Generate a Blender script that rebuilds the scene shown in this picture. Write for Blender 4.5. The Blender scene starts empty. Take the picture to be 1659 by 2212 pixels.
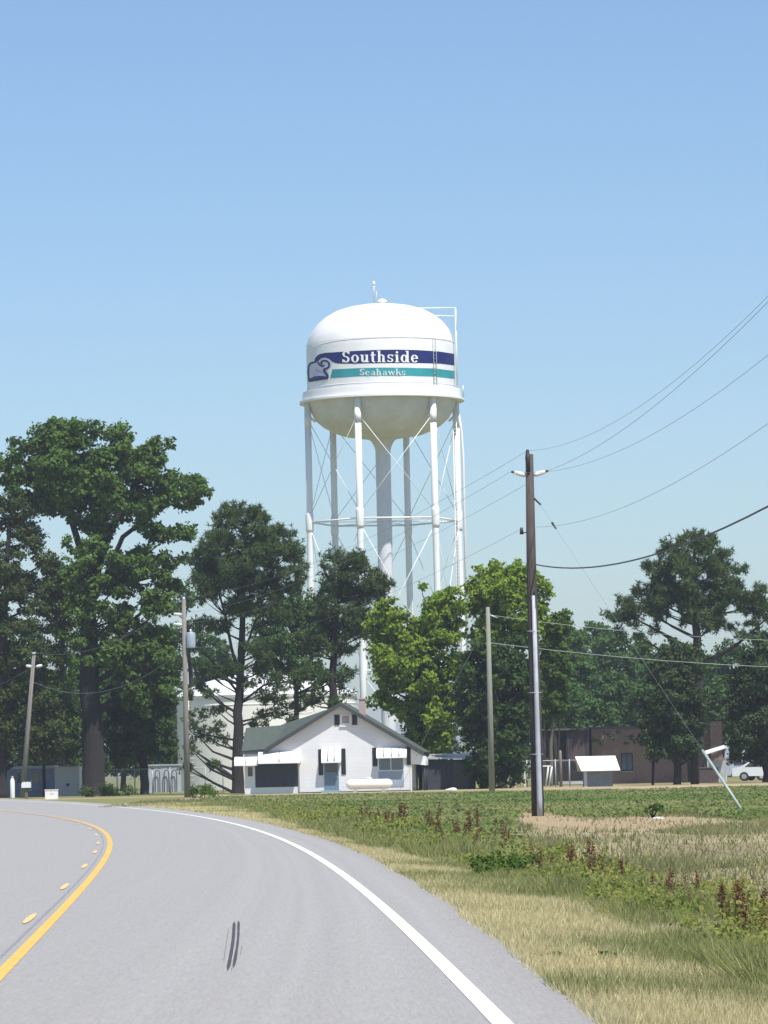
import bpy, bmesh, math, random
import numpy as np
from mathutils import Matrix, Vector
random.seed(7); rng = np.random.default_rng(11)
R = math.radians
SC = bpy.context.scene; COL = SC.collection

# ---------------------------------------------------------------- camera
F = 9000.0; PITCH = R(3.515); ROLL = R(-1.25); EYE = 1.5
cam = bpy.data.cameras.new('camera'); cam_o = bpy.data.objects.new('camera', cam); COL.objects.link(cam_o)
cam.sensor_fit = 'VERTICAL'; cam.sensor_height = 24.0; cam.lens = 24.0 * F / 2212.0
cam.clip_start = 0.5; cam.clip_end = 20000
CM = (Matrix.Rotation(math.pi/2 + PITCH, 3, 'X') @ Matrix.Rotation(ROLL, 3, 'Z'))
cam_o.matrix_world = Matrix.Translation((0, 0, EYE)) @ CM.to_4x4()
SC.camera = cam_o

# ---------------------------------------------------------------- sky, sun, exposure
SUN_EL = R(62); SUN_AZ = R(31)          # sun behind the camera, to its right
w = bpy.data.worlds.new('World'); SC.world = w; w.use_nodes = True
nt = w.node_tree; nt.nodes.clear()
sky = nt.nodes.new('ShaderNodeTexSky'); sky.sky_type = 'NISHITA'; sky.sun_disc = False
sky.sun_elevation = SUN_EL; sky.sun_rotation = math.pi - SUN_AZ
sky.air_density = 1.0; sky.dust_density = 0.6; sky.ozone_density = 1.7
bg = nt.nodes.new('ShaderNodeBackground'); bg.inputs['Strength'].default_value = 0.115
ow = nt.nodes.new('ShaderNodeOutputWorld')
tn = nt.nodes.new('ShaderNodeMix'); tn.data_type = 'RGBA'; tn.blend_type = 'MULTIPLY'; tn.inputs[0].default_value = 1; tn.inputs[7].default_value = (.70, .80, .925, 1)
nt.links.new(sky.outputs[0], tn.inputs[6]); nt.links.new(tn.outputs[2], bg.inputs[0]); nt.links.new(bg.outputs[0], ow.inputs[0])
sl = bpy.data.lights.new('sun', 'SUN'); sl.energy = 4.5; sl.angle = R(0.53); sl.color = (1.0, 0.955, 0.88)
so = bpy.data.objects.new('sun', sl); COL.objects.link(so)
sd = Vector((math.sin(SUN_AZ)*math.cos(SUN_EL), -math.cos(SUN_AZ)*math.cos(SUN_EL), math.sin(SUN_EL)))
so.rotation_euler = sd.to_track_quat('Z', 'Y').to_euler(); so.location = (30, -40, 60)
SC.view_settings.view_transform = 'Standard'; SC.view_settings.look = 'None'
SC.view_settings.exposure = 0.42; SC.view_settings.gamma = 1.0
HAZE = 0.00022

# ---------------------------------------------------------------- layout helpers (picture units: 1659 x 2212)
MN = np.array(CM)
def ray(px, py):
    return MN @ np.array([(px-829.5)/F, -(py-1106)/F, -1.0])
def gp(px, py, z=0.0):
    d = ray(px, py); t = (z-EYE)/d[2]; return np.array([d[0]*t, d[1]*t, z])
def at(px, py, Y):
    d = ray(px, py); t = Y/d[1]; return np.array([d[0]*t, Y, EYE+d[2]*t])
def base(px, py, Y, z=0.0):
    "ground point at distance Y under a picture point that stands near the ground"
    p = at(px, py, Y); return (p[0] + 0.0218*(z-p[2])*-1, Y, z)
def horizon(px): return 1658.5 - math.tan(-ROLL)*(px-829.5)

# ---------------------------------------------------------------- materials
MATS = {}
def mat(name, col, rough=0.7, var=0.12, scale=3.0, bump=0.0, metal=0.0, stain=None, detail=4, wave=None, spec=None, stretch=None):
    if name in MATS: return MATS[name]
    m = bpy.data.materials.new(name); m.use_nodes = True; n = m.node_tree.nodes; L = m.node_tree.links
    b = n['Principled BSDF']; b.inputs['Roughness'].default_value = rough; b.inputs['Metallic'].default_value = metal
    if spec is not None: b.inputs['Specular IOR Level'].default_value = spec
    tc = n.new('ShaderNodeTexCoord'); no = n.new('ShaderNodeTexNoise'); no.inputs['Scale'].default_value = scale; no.inputs['Detail'].default_value = detail
    src = tc.outputs['Object']
    if stretch:
        mp = n.new('ShaderNodeMapping'); mp.inputs['Scale'].default_value = stretch; L.new(src, mp.inputs[0]); src = mp.outputs[0]
    L.new(src, no.inputs['Vector'])
    r = n.new('ShaderNodeValToRGB'); r.color_ramp.elements[0].position = 0.3; r.color_ramp.elements[1].position = 0.7
    c = np.array(col[:3]); c2 = np.array(stain) if stain else np.clip(c*(1+var), 0, 1); c1 = c if stain else c*(1-var)
    r.color_ramp.elements[0].color = (*c1, 1); r.color_ramp.elements[1].color = (*c2, 1)
    L.new(no.outputs['Fac'], r.inputs[0]); out = r.outputs[0]
    L.new(out, b.inputs['Base Color'])
    h = None
    if wave:   # (axis, scale) boards or ribs as relief
        wv = n.new('ShaderNodeTexWave'); wv.bands_direction = wave[0]; wv.wave_profile = 'SAW' if len(wave) > 2 else 'SIN'
        wv.inputs['Scale'].default_value = wave[1]; L.new(tc.outputs['Object'], wv.inputs['Vector']); h = wv.outputs['Fac']
    if bump or h:
        bp = n.new('ShaderNodeBump'); bp.inputs['Strength'].default_value = bump or 0.4; bp.inputs['Distance'].default_value = 0.03
        L.new(h or no.outputs['Fac'], bp.inputs['Height']); L.new(bp.outputs[0], b.inputs['Normal'])
    MATS[name] = m; return m

def leafmat(name, c1, c2, c3, trans=0.3):
    "leaf colour varies from leaf to leaf and from spray to spray"
    m = bpy.data.materials.new(name); m.use_nodes = True; n = m.node_tree.nodes; L = m.node_tree.links
    n.remove(n['Principled BSDF']); out = n['Material Output']
    g = n.new('ShaderNodeNewGeometry'); a = n.new('ShaderNodeAttribute'); a.attribute_name = 'tint'
    r1 = n.new('ShaderNodeValToRGB'); r1.color_ramp.elements[0].color = (*c1, 1); r1.color_ramp.elements[1].color = (*c2, 1)
    L.new(g.outputs['Random Per Island'], r1.inputs[0])
    mx = n.new('ShaderNodeMix'); mx.data_type = 'RGBA'; L.new(a.outputs['Fac'], mx.inputs[0]); L.new(r1.outputs[0], mx.inputs[6]); mx.inputs[7].default_value = (*c3, 1)
    d = n.new('ShaderNodeBsdfDiffuse'); t = n.new('ShaderNodeBsdfTranslucent'); s = n.new('ShaderNodeMixShader'); s.inputs[0].default_value = trans
    L.new(mx.outputs[2], d.inputs[0]); L.new(mx.outputs[2], t.inputs[0]); L.new(d.outputs[0], s.inputs[1]); L.new(t.outputs[0], s.inputs[2])
    L.new(s.outputs[0], out.inputs[0]); MATS[name] = m; return m

# ---------------------------------------------------------------- mesh helpers
def link(name, me, m=None, parent=None):
    o = bpy.data.objects.new(name, me); COL.objects.link(o)
    if m is not None and me is not None: me.materials.append(m if not isinstance(m, str) else MATS[m])
    if parent is not None: o.parent = parent
    return o
def tag(o, label=None, cat=None, group=None, kind=None):
    if label: o['label'] = label
    if cat: o['category'] = cat
    if group: o['group'] = group
    if kind: o['kind'] = kind
    return o
def thing(name, loc, label, cat, group=None, rz=0.0):
    o = bpy.data.objects.new(name, None); COL.objects.link(o); o.location = loc; o.rotation_euler = (0, 0, rz)
    o.empty_display_size = 0.5
    return tag(o, label, cat, group)
class MB:
    def __init__(s): s.v = []; s.f = []; s.sm = []
    def add(s, vs, fs, smooth=False):
        k = len(s.v); s.v += [tuple(map(float, p)) for p in vs]; s.f += [tuple(i+k for i in f) for f in fs]; s.sm += [smooth]*len(fs); return s
    def box(s, x0, x1, y0, y1, z0, z1, M=None):
        vs = [Vector((x, y, z)) for x in (x0, x1) for y in (y0, y1) for z in (z0, z1)]
        if M: vs = [M @ v for v in vs]
        return s.add(vs, [(0,1,3,2),(4,6,7,5),(0,4,5,1),(2,3,7,6),(0,2,6,4),(1,5,7,3)])
    def tube(s, pts, r, n=8, caps=True):
        pts = [Vector(p) for p in pts]; m = len(pts)
        rs = r if hasattr(r, '__len__') else [r]*m
        vs = []; prev = None
        for i, p in enumerate(pts):
            t = (pts[min(i+1, m-1)] - pts[max(i-1, 0)]).normalized()
            if prev is None:
                a = Vector((0, 0, 1)) if abs(t.z) < .9 else Vector((1, 0, 0)); u = t.cross(a).normalized()
            else: u = (prev - t*prev.dot(t)).normalized()
            prev = u; v = t.cross(u)
            for k in range(n):
                an = 2*math.pi*k/n; vs.append(p + (u*math.cos(an)+v*math.sin(an))*rs[i])
        fs = [(i*n+k, i*n+(k+1)%n, (i+1)*n+(k+1)%n, (i+1)*n+k) for i in range(m-1) for k in range(n)]
        s.add(vs, fs, True)
        if caps:
            k0 = len(s.v)-m*n; s.f += [tuple(k0+k for k in range(n-1, -1, -1)), tuple(k0+(m-1)*n+k for k in range(n))]; s.sm += [False]*2
        return s
    def lathe(s, prof, n=48, c=(0, 0, 0)):
        P_ = [Vector(p) for p in prof]; out = [prof[0]]
        for i in range(1, len(P_)):      # hold edges: extra rings beside every sharp corner keep the shading crisp
            a_, b_ = P_[i-1], P_[i]; L_ = (b_-a_).length; e = min(.02, L_*.3)
            sharp = lambda j: 0 < j < len(P_)-1 and (P_[j]-P_[j-1]).length > 1e-6 and (P_[j+1]-P_[j]).length > 1e-6 and (P_[j]-P_[j-1]).angle(P_[j+1]-P_[j]) > .6
            if L_ > 1e-6:
                if sharp(i-1): out.append(tuple(a_+(b_-a_)*(e/L_)))
                if sharp(i): out.append(tuple(b_-(b_-a_)*(e/L_)))
            out.append(tuple(b_))
        prof = out
        vs = [(c[0]+r*math.cos(2*math.pi*k/n), c[1]+r*math.sin(2*math.pi*k/n), c[2]+z) for r, z in prof for k in range(n)]
        fs = [(i*n+k, i*n+(k+1)%n, (i+1)*n+(k+1)%n, (i+1)*n+k) for i in range(len(prof)-1) for k in range(n)]
        return s.add(vs, fs, True)
    def prism(s, poly, y0, y1):
        "polygon in x,z extruded along y"
        n = len(poly); vs = [(x, y0, z) for x, z in poly]+[(x, y1, z) for x, z in poly]
        fs = [tuple(range(n)), tuple(range(2*n-1, n-1, -1))]+[(i, i+n, (i+1) % n+n, (i+1) % n) for i in range(n)]
        return s.add(vs, fs)
    def build(s, name, m, parent=None, off=None):
        me = bpy.data.meshes.new(name); vs = s.v
        if off is not None: vs = [(x-off[0], y-off[1], z-off[2]) for x, y, z in vs]
        me.from_pydata(vs, [], s.f); me.polygons.foreach_set('use_smooth', s.sm); me.update()
        return link(name, me, m, parent)
def npmesh(name, V, k, m, parent=None, tint=None, off=None, smooth=False):
    "V: (N*k,3) loose k-gons"
    if off is not None: V = V-np.array(off)
    N = len(V)//k; me = bpy.data.meshes.new(name)
    me.vertices.add(len(V)); me.vertices.foreach_set('co', V.astype(np.float32).ravel())
    me.loops.add(N*k); me.loops.foreach_set('vertex_index', np.arange(N*k, dtype=np.int32))
    me.polygons.add(N); me.polygons.foreach_set('loop_start', np.arange(0, N*k, k, dtype=np.int32))
    me.update(calc_edges=True)
    if tint is not None:
        a = me.attributes.new('tint', 'FLOAT', 'FACE'); a.data.foreach_set('value', tint.astype(np.float32))
    return link(name, me, m, parent)

# ---------------------------------------------------------------- foliage
def unit(a): return a/(np.linalg.norm(a, axis=-1, keepdims=True)+1e-9)
def broad_leaves(C, Rd, n, size, flat=0.75, K=9, up=0.35):
    V = []; T = []
    for c, r in zip(C, Rd):
        k = max(3, int(K)); sub = unit(rng.normal(size=(k, 3)))*(rng.uniform(.25, 1, (k, 1))**.6)*r*.8; sub[:, 2] *= flat
        m = max(8, int(1.7*n*(r**2))); idx = rng.integers(0, k, m)
        p = sub[idx]+rng.normal(size=(m, 3))*r*.21*np.array([1, 1, .7])
        nn = unit(unit(p)*.55+np.array([0, 0, up])+rng.normal(size=(m, 3))*.5)
        t = unit(np.cross(nn, rng.normal(size=(m, 3)))); b = np.cross(nn, t)
        s = size*rng.uniform(.55, 1.35, (m, 1)); P = c+p
        q = np.stack([P-t*s*.55, P-b*s*.33, P+t*s*.6, P+b*s*.33], 1)
        V.append(q.reshape(-1, 3)); tt = rng.random(k)[idx]; T.append(np.clip(tt*.6+rng.random()*.4, 0, 1))
    return np.concatenate(V), np.concatenate(T)
def pine_tufts(C, Rd, n, size, flat=0.6, nb=9, K=8):
    V = []; T = []
    for c, r in zip(C, Rd):
        k = K; sub = unit(rng.normal(size=(k, 3)))*(rng.uniform(.2, 1, (k, 1))**.6)*r*.85; sub[:, 2] *= flat
        m = max(20, int(1.7*n*(r**1.6))); idx = rng.integers(0, k, m); small = r < .5; sz_ = size*(.72 if small else 1)
        p = c+sub[idx]*(np.array([2.1, 1.6, .9]) if small else 1)+rng.normal(size=(m, 3))*r*(.5 if small else .16)
        d = unit(rng.normal(size=(m, nb, 3))+np.array([0, 0, .55])); side = unit(np.cross(d, rng.normal(size=(m, nb, 3))))
        ln = sz_*rng.uniform(.7, 1.3, (m, nb, 1)); P = p[:, None, :]
        q = np.stack([P+side*size*.10, P+d*ln, P-side*size*.10], 2)
        V.append(q.reshape(-1, 3)); T.append(np.repeat(np.clip(rng.random(k)[idx]*.6+rng.random()*.4, 0, 1), nb))
    return np.concatenate(V), np.concatenate(T)

def inpoly(x, y, poly):
    x = np.asarray(x, float); y = np.asarray(y, float); ins = np.zeros(x.shape, bool); n = len(poly)
    for i in range(n):
        x0, y0 = poly[i]; x1, y1 = poly[(i+1) % n]
        c = ((y0 > y) != (y1 > y)) & (x < (x1-x0)*(y-y0)/((y1-y0) or 1e-9)+x0); ins ^= c
    return ins
def edgedist(x, y, poly):
    d = np.full(np.shape(x), 1e9)
    for i in range(len(poly)):
        a = np.array(poly[i], float); b = np.array(poly[(i+1) % len(poly)], float); ab = b-a
        t = np.clip(((x-a[0])*ab[0]+(y-a[1])*ab[1])/(ab@ab+1e-9), 0, 1)
        d = np.minimum(d, np.hypot(x-(a[0]+t*ab[0]), y-(a[1]+t*ab[1])))
    return d
def sample_clumps(poly, n, rpx, Y, depth=0.7, holes=(), jit=.35):
    xs = [p[0] for p in poly]; ys = [p[1] for p in poly]; out = []; pts = []
    tries = 0
    while len(out) < n and tries < n*120:
        tries += 1
        x = random.uniform(min(xs), max(xs)); y = random.uniform(min(ys), max(ys))
        if not inpoly([x], [y], poly)[0]: continue
        d = float(edgedist(np.array([x]), np.array([y]), poly)[0]); r = rpx*random.uniform(1-jit, 1+jit)
        if d < r*.62: continue
        if any((x-h[0])**2+(y-h[1])**2 < (h[2]+r*.6)**2 for h in holes): continue
        mn = min(((x-a)**2+(y-b)**2 for a, b in pts), default=1e9)
        if mn < (rpx*.45)**2 and random.random() < .75: continue
        pts.append((x, y)); s = Y/F
        hd = min(d*1.25+rpx*.4, 140)*s*depth
        Yc = Y+random.uniform(-hd, hd)
        out.append((at(x, y, Yc), r*s, x, y))
    return out
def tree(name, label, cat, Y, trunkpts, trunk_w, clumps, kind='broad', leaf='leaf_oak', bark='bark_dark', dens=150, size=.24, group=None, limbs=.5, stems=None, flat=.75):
    """trunkpts: picture points from the ground up; trunk_w: widths in picture units; clumps: from sample_clumps"""
    s = Y/F
    bx, by = trunkpts[0]; b = base(bx, by, Y); t = thing(name, b, label, cat, group)
    P = [Vector(b)+Vector((0, 0, -.1))]+[Vector(at(x, y, Y+random.uniform(-.15, .15))) for x, y in trunkpts[1:]]
    mb = MB(); rs = [wd*s/2 for wd in trunk_w]
    Pf = [P[0], P[0]+(P[1]-P[0])*.06]+P[1:]; rf = [rs[0]*1.35, rs[0]*1.02]+list(rs[1:])
    # gently wandering trunk
    Q = []; RQ = []
    for i in range(len(Pf)-1):
        m = 1 if i == 0 else 5
        for k in range(m):
            u = k/m; Q.append(Pf[i].lerp(Pf[i+1], u)+(Vector((random.gauss(0, .05), random.gauss(0, .05), 0)) if k else Vector())); RQ.append(rf[i]*(1-u)+rf[i+1]*u)
    Q.append(Pf[-1]); RQ.append(rf[-1]); mb.tube(Q, RQ, 10)
    roots = [(Q[i], RQ[i]) for i in range(len(Q))]
    for st in (stems or []):
        pts, w0, w1 = st; SP = [Vector(at(x, y, Y+random.uniform(-.3, .3))) for x, y in pts]; m = len(SP)
        rr = [(w0*(1-i/(m-1))+w1*i/(m-1))*s/2 for i in range(m)]; mb.tube(SP, rr, 8); roots += [(SP[i], rr[i]) for i in range(m)]
    for c, r, x, y in clumps:
        if random.random() > limbs: continue
        c = Vector(c); best = None; bd = 1e9
        for q, rq in roots:
            if q.z > c.z-.3: continue
            dd = (q-c).length + .6*abs((c.z-q.z)-(q.xy-c.xy).length*.7)
            if dd < bd: bd = dd; best = (q, rq)
        if best is None: continue
        q, rq = best; L = (c-q).length
        if L > 11: continue
        r0 = min(rq*.6, .05+.018*L); mid = q.lerp(c, .5)+Vector((random.gauss(0, .06)*L, random.gauss(0, .06)*L, -.05*L))
        mb.tube([q, q.lerp(mid, .55), mid, mid.lerp(c, .6), c], [r0, r0*.8, r0*.6, r0*.42, r0*.2], 5, False)
    mb.build('trunk', bark, t, off=b)
    C = [c for c, *_ in clumps]; Rd = [r for _, r, *_ in clumps]
    if kind == 'pine':
        V, T = pine_tufts(C, Rd, dens, size, flat=flat); npmesh('crown', V, 3, MATS[leaf], t, T, off=b)
    else:
        V, T = broad_leaves(C, Rd, dens, size, flat=flat); npmesh('crown', V, 4, MATS[leaf], t, T, off=b)
    return t
leafmat('leaf_oak', (.045, .085, .022), (.09, .16, .036), (.13, .21, .05))
leafmat('leaf_brownish', (.05, .07, .026), (.10, .12, .042), (.09, .13, .04))
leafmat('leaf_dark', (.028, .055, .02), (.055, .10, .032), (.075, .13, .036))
leafmat('leaf_pine', (.042, .075, .032), (.08, .13, .048), (.12, .17, .06), .25)
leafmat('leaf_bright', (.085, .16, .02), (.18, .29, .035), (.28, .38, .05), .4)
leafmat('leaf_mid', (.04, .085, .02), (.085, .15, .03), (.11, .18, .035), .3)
leafmat('leaf_cedar', (.03, .05, .024), (.055, .085, .034), (.07, .105, .04), .1)
leafmat('leaf_far', (.04, .08, .028), (.07, .13, .04), (.09, .16, .045), .25)
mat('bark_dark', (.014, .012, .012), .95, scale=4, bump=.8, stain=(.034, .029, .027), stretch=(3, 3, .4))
mat('bark_grey', (.11, .095, .08), .95, scale=4, bump=.6, stain=(.18, .16, .13), stretch=(3, 3, .4))

# ---------------------------------------------------------------- ground
W_IN = [(1066,2210),(1010,2145),(929,2059),(848,1972),(744,1901),(645,1839),(546,1792),(446,1767.5),(347,1754),(248,1745),(99,1734),(0,1730)]
E_IN = [(1283.6,2210),(1251,2180),(1144,2097),(1036,2019),(929,1936),(822,1867),(744,1829.5),(645,1799.7),(546,1775),(446,1757.5),(347,1747.6),(248,1740),(99,1729),(0,1726)]
Y_IN = [(0,2114.6),(49.6,2060),(99,2010.5),(149,1958),(188.5,1911),(218,1866.6),(238,1827),(233,1804.6),(213,1792),(173.6,1778),(124,1767.5),(74.4,1760),(0,1752.5)]
D_IN = [(471,1740),(546,1747.6),(645,1765),(768,1801.5),(967,1842),(1144,1882),(1278,1922),(1412,1963),(1573.6,2022),(1659,2054)]
def curve_of(pts, order=6, near=-30, ext=60, step=2.0):
    "smooth line x(y) through measured road points, carried on beyond both ends"
    g = np.array([gp(*p)[:2] for p in pts]); g = g[np.argsort(g[:, 1])]
    y0, y1 = g[0, 1], g[-1, 1]; co = np.polyfit((g[:, 1]-y0)/(y1-y0), g[:, 0], order-1, w=1/np.sqrt(g[:, 1]))
    ys = np.arange(y0, y1+.01, step); xs = np.polyval(co, (ys-y0)/(y1-y0)); P = list(zip(xs, ys))
    sx = (xs[2]-xs[0])/(ys[2]-ys[0]); yy = y0-step; pre = []
    while yy > near: pre.append((xs[0]+sx*(yy-y0), yy)); yy -= step
    P = pre[::-1]+P
    d = np.array(P[-1])-np.array(P[-4]); a = math.atan2(d[1], d[0]); p = np.array(P[-1]); k = 0.004
    for i in range(int(ext/step)):
        a += k*step; p = p+step*np.array([math.cos(a), math.sin(a)]); P.append(tuple(p))
    return np.array(P)
edgeR = curve_of(E_IN, 5); white = curve_of(W_IN, 5); yellow = curve_of(Y_IN, 6)
ditch = curve_of(D_IN, 5, near=15, ext=0)
def offset(P, d):
    t = np.gradient(P, axis=0); t /= np.linalg.norm(t, axis=1, keepdims=True); n = np.stack([t[:, 1], -t[:, 0]], 1); return P+n*d
edgeL = offset(yellow, -4.3)
def xat(P, y):
    o = np.argsort(P[:, 1]); return np.interp(y, P[o, 1], P[o, 0])
def dist_line(x, y, P):
    "distance to polyline and side (+ = right of it)"
    x = np.asarray(x, float); best = np.full(x.shape, 1e9)
    for i in range(0, len(P)-3, 3):
        a = P[i]; ab = P[i+3]-a; t = np.clip(((x-a[0])*ab[0]+(y-a[1])*ab[1])/(ab@ab), 0, 1)
        d = np.hypot(x-a[0]-t*ab[0], y-a[1]-t*ab[1]); best = np.minimum(best, d)
    return best
def gz(x, y):
    x = np.asarray(x, float); y = np.asarray(y, float)
    fade = np.clip((190-y)/60, 0, 1)
    return -0.16*np.exp(-(dist_line(x, y, ditch)/1.2)**2)*fade
def nz(x, y, s, seed=0):
    "cheap smooth value noise in numpy, 0..1"
    r = np.random.default_rng(seed).random((64, 64)); u = x/s; v = y/s; i = np.floor(u).astype(int); j = np.floor(v).astype(int)
    a = u-i; b = v-j; a = a*a*(3-2*a); b = b*b*(3-2*b); g = lambda p, q: r[p % 64, q % 64]
    return (g(i, j)*(1-a)+g(i+1, j)*a)*(1-b)+(g(i, j+1)*(1-a)+g(i+1, j+1)*a)*b
def wpoly(pts): return [tuple(gp(*p)[:2]) for p in pts]
crop_poly = wpoly([(430,1722),(700,1720),(1000,1716),(1200,1713),(1659,1702),(1659,1775),(1450,1760),(1300,1772),(1120,1755),(1090,1800),(1130,1850),(1000,1830),(768,1795),(600,1755),(471,1740)])
crop_poly = crop_poly+[]
dirt1 = wpoly([(1060,1742),(1130,1738),(1240,1754),(1500,1758),(1500,1788),(1300,1805),(1180,1795),(1080,1770)])
dirt2 = wpoly([(1380,1822),(1659,1820),(1659,1848),(1400,1850)])
ctr = dict(dry=(.60, .52, .32), drygreen=(.36, .37, .18), green=(.17, .21, .07), field=(.33, .28, .17), soil=(.36, .275, .175), crop=(.12, .14, .06), lawn=(.20, .20, .085), sand=(.42, .33, .21))
gx = np.concatenate([[-3000, -1500, -800, -400, -200, -120], np.arange(-80, -30, 4), np.arange(-30, 34, .5), np.arange(34, 90, 4), [120, 200, 400, 800, 1500, 3000]])
gy = np.concatenate([[-600, -200, -80, -20, 0, 10], np.arange(18, 130, .6), np.arange(130, 320, 1.2), np.arange(320, 460, 6), [520, 640, 900, 1400, 2200, 3500, 6000]])
X, Yg = np.meshgrid(gx, gy); nx, ny = len(gx), len(gy)
Z = gz(X, Yg); 
inroad = (Yg < 330) & (X < 30)
# keep the ground a hand below the road slab
rx = xat(edgeR, Yg); Z = np.where((X < rx+.3) & (Yg < 330) & (X > -40), Z-0.05, Z)
def zone_colour(x, y):
    C = np.zeros(x.shape+(3,)); C[:] = ctr['lawn']
    g = lambda k: np.array(ctr[k])
    n1 = nz(x, y, 3.1, 1); n2 = nz(x, y, .9, 2); n3 = nz(x, y, 9, 3); n4 = nz(x*.35, y*.12, 1.0, 4)
    xd = xat(ditch, y); xe = xat(edgeR, y)
    side = (y < 200)
    # field right of the ditch
    fld = side & (x > xd); C = np.where(fld[..., None], g('field')*(.75+.5*n4[..., None]), C)
    crp = inpoly(x, y, crop_poly); C = np.where(crp[..., None], g('crop')*(.8+.4*n1[..., None]), C)
    for dp, k in ((dirt1, 'soil'), (dirt2, 'field')):
        wgt = np.clip((inpoly(x, y, dp)*1.0)*(.5+n1), 0, 1); tgt = g('soil') if k == 'soil' else np.array((.24, .20, .12)); C = C*(1-wgt[..., None])+tgt*wgt[..., None]
    # verge between road and ditch: dry beside the asphalt, greener towards the ditch
    u = np.clip((x-xe)/(np.maximum(xd-xe, .3)), 0, 1)
    vg = side & (x <= xd); dry = np.clip(1.22-u*1.0+(n1-.5)*1.9+(n2-.5)*.5, 0, 1)[..., None]
    vc = g('dry')*dry+g('drygreen')*(1-dry); gr = np.clip((u-.72)*3.2, 0, 1)[..., None]*(.6+.4*n1[..., None]); vc = vc*(1-gr)+g('green')*gr
    C = np.where(vg[..., None], vc, C)
    gd = (np.exp(-((x-xd)/.8)**2)*(side))[..., None]; C = C*(1-gd)+g('green')*gd
    # red-orange dry patch low on the right of the verge, as on the photograph
    # farm yard: sandy earth beyond the crop
    yard = (y > 225) & (y < 330) & (x > -12) & (x < 30); wy = np.clip((n3-.35)*2.2, 0, 1)[..., None]; C = np.where(yard[..., None], g('lawn')*(1-wy)+g('sand')*wy, C)
    track = (np.abs(y-(262+.0*x)) < 4.5) & (x > -24) & (x < 26) & (~crp); C = np.where(track[..., None], g('sand')*(.8+.3*n1[..., None]), C)
    return C
CC = zone_colour(X, Yg)
me = bpy.data.meshes.new('ground'); V = np.stack([X, Yg, Z], -1).reshape(-1, 3)
ii = np.arange(ny*nx).reshape(ny, nx); Q = np.stack([ii[:-1, :-1], ii[:-1, 1:], ii[1:, 1:], ii[1:, :-1]], -1).reshape(-1, 4)
me.vertices.add(len(V)); me.vertices.foreach_set('co', V.astype(np.float32).ravel())
me.loops.add(Q.size); me.loops.foreach_set('vertex_index', Q.astype(np.int32).ravel()); me.polygons.add(len(Q)); me.polygons.foreach_set('loop_start', np.arange(0, Q.size, 4, dtype=np.int32))
me.update(calc_edges=True)
a = me.attributes.new('soilcol', 'FLOAT_COLOR', 'POINT'); a.data.foreach_set('color', np.concatenate([CC.reshape(-1, 3), np.ones((len(V), 1))], 1).astype(np.float32).ravel())
me.polygons.foreach_set('use_smooth', [True]*len(me.polygons))
gm = bpy.data.materials.new('earth_and_turf'); gm.use_nodes = True; n = gm.node_tree.nodes; L = gm.node_tree.links; b = n['Principled BSDF']; b.inputs['Roughness'].default_value = .95; b.inputs['Specular IOR Level'].default_value = .1
at_ = n.new('ShaderNodeAttribute'); at_.attribute_name = 'soilcol'; tc = n.new('ShaderNodeTexCoord')
n1 = n.new('ShaderNodeTexNoise'); n1.inputs['Scale'].default_value = 5; n1.inputs['Detail'].default_value = 8; n1.inputs['Roughness'].default_value = .7; L.new(tc.outputs['Object'], n1.inputs[0])
rp = n.new('ShaderNodeValToRGB'); rp.color_ramp.elements[0].position = .3; rp.color_ramp.elements[0].color = (.55, .55, .55, 1); rp.color_ramp.elements[1].position = .7; rp.color_ramp.elements[1].color = (1.35, 1.35, 1.3, 1); L.new(n1.outputs['Fac'], rp.inputs[0])
mm = n.new('ShaderNodeMix'); mm.data_type = 'RGBA'; mm.blend_type = 'MULTIPLY'; mm.inputs[0].default_value = 1; L.new(at_.outputs['Color'], mm.inputs[6]); L.new(rp.outputs[0], mm.inputs[7]); L.new(mm.outputs[2], b.inputs['Base Color'])
bp = n.new('ShaderNodeBump'); bp.inputs['Strength'].default_value = .7; bp.inputs['Distance'].default_value = .06; L.new(n1.outputs['Fac'], bp.inputs['Height']); L.new(bp.outputs[0], b.inputs['Normal'])
tag(link('ground', me, gm), 'flat farm ground of dry verge, shallow ditch and bare earth', kind='structure')

# ---------------------------------------------------------------- road
asph = bpy.data.materials.new('worn_asphalt'); asph.use_nodes = True; n = asph.node_tree.nodes; L = asph.node_tree.links; b = n['Principled BSDF']; b.inputs['Roughness'].default_value = .85; b.inputs['Specular IOR Level'].default_value = .25
tc = n.new('ShaderNodeTexCoord'); na = n.new('ShaderNodeTexNoise'); na.inputs['Scale'].default_value = 28; na.inputs['Detail'].default_value = 6; na.inputs['Roughness'].default_value = .8; L.new(tc.outputs['Object'], na.inputs[0])
mp = n.new('ShaderNodeMapping'); mp.inputs['Scale'].default_value = (1.1, .06, 1); nb_ = n.new('ShaderNodeTexNoise'); nb_.inputs['Scale'].default_value = 1.3; nb_.inputs['Detail'].default_value = 5; L.new(tc.outputs['Object'], mp.inputs[0]); L.new(mp.outputs[0], nb_.inputs[0])
r1 = n.new('ShaderNodeValToRGB'); r1.color_ramp.elements[0].position = .3; r1.color_ramp.elements[0].color = (.25, .242, .234, 1); r1.color_ramp.elements[1].position = .72; r1.color_ramp.elements[1].color = (.40, .388, .375, 1); L.new(na.outputs['Fac'], r1.inputs[0])
r2 = n.new('ShaderNodeValToRGB'); r2.color_ramp.elements[0].position = .35; r2.color_ramp.elements[0].color = (.975, .975, .975, 1); r2.color_ramp.elements[1].position = .65; r2.color_ramp.elements[1].color = (1.015, 1.015, 1.015, 1); L.new(nb_.outputs['Fac'], r2.inputs[0])
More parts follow.
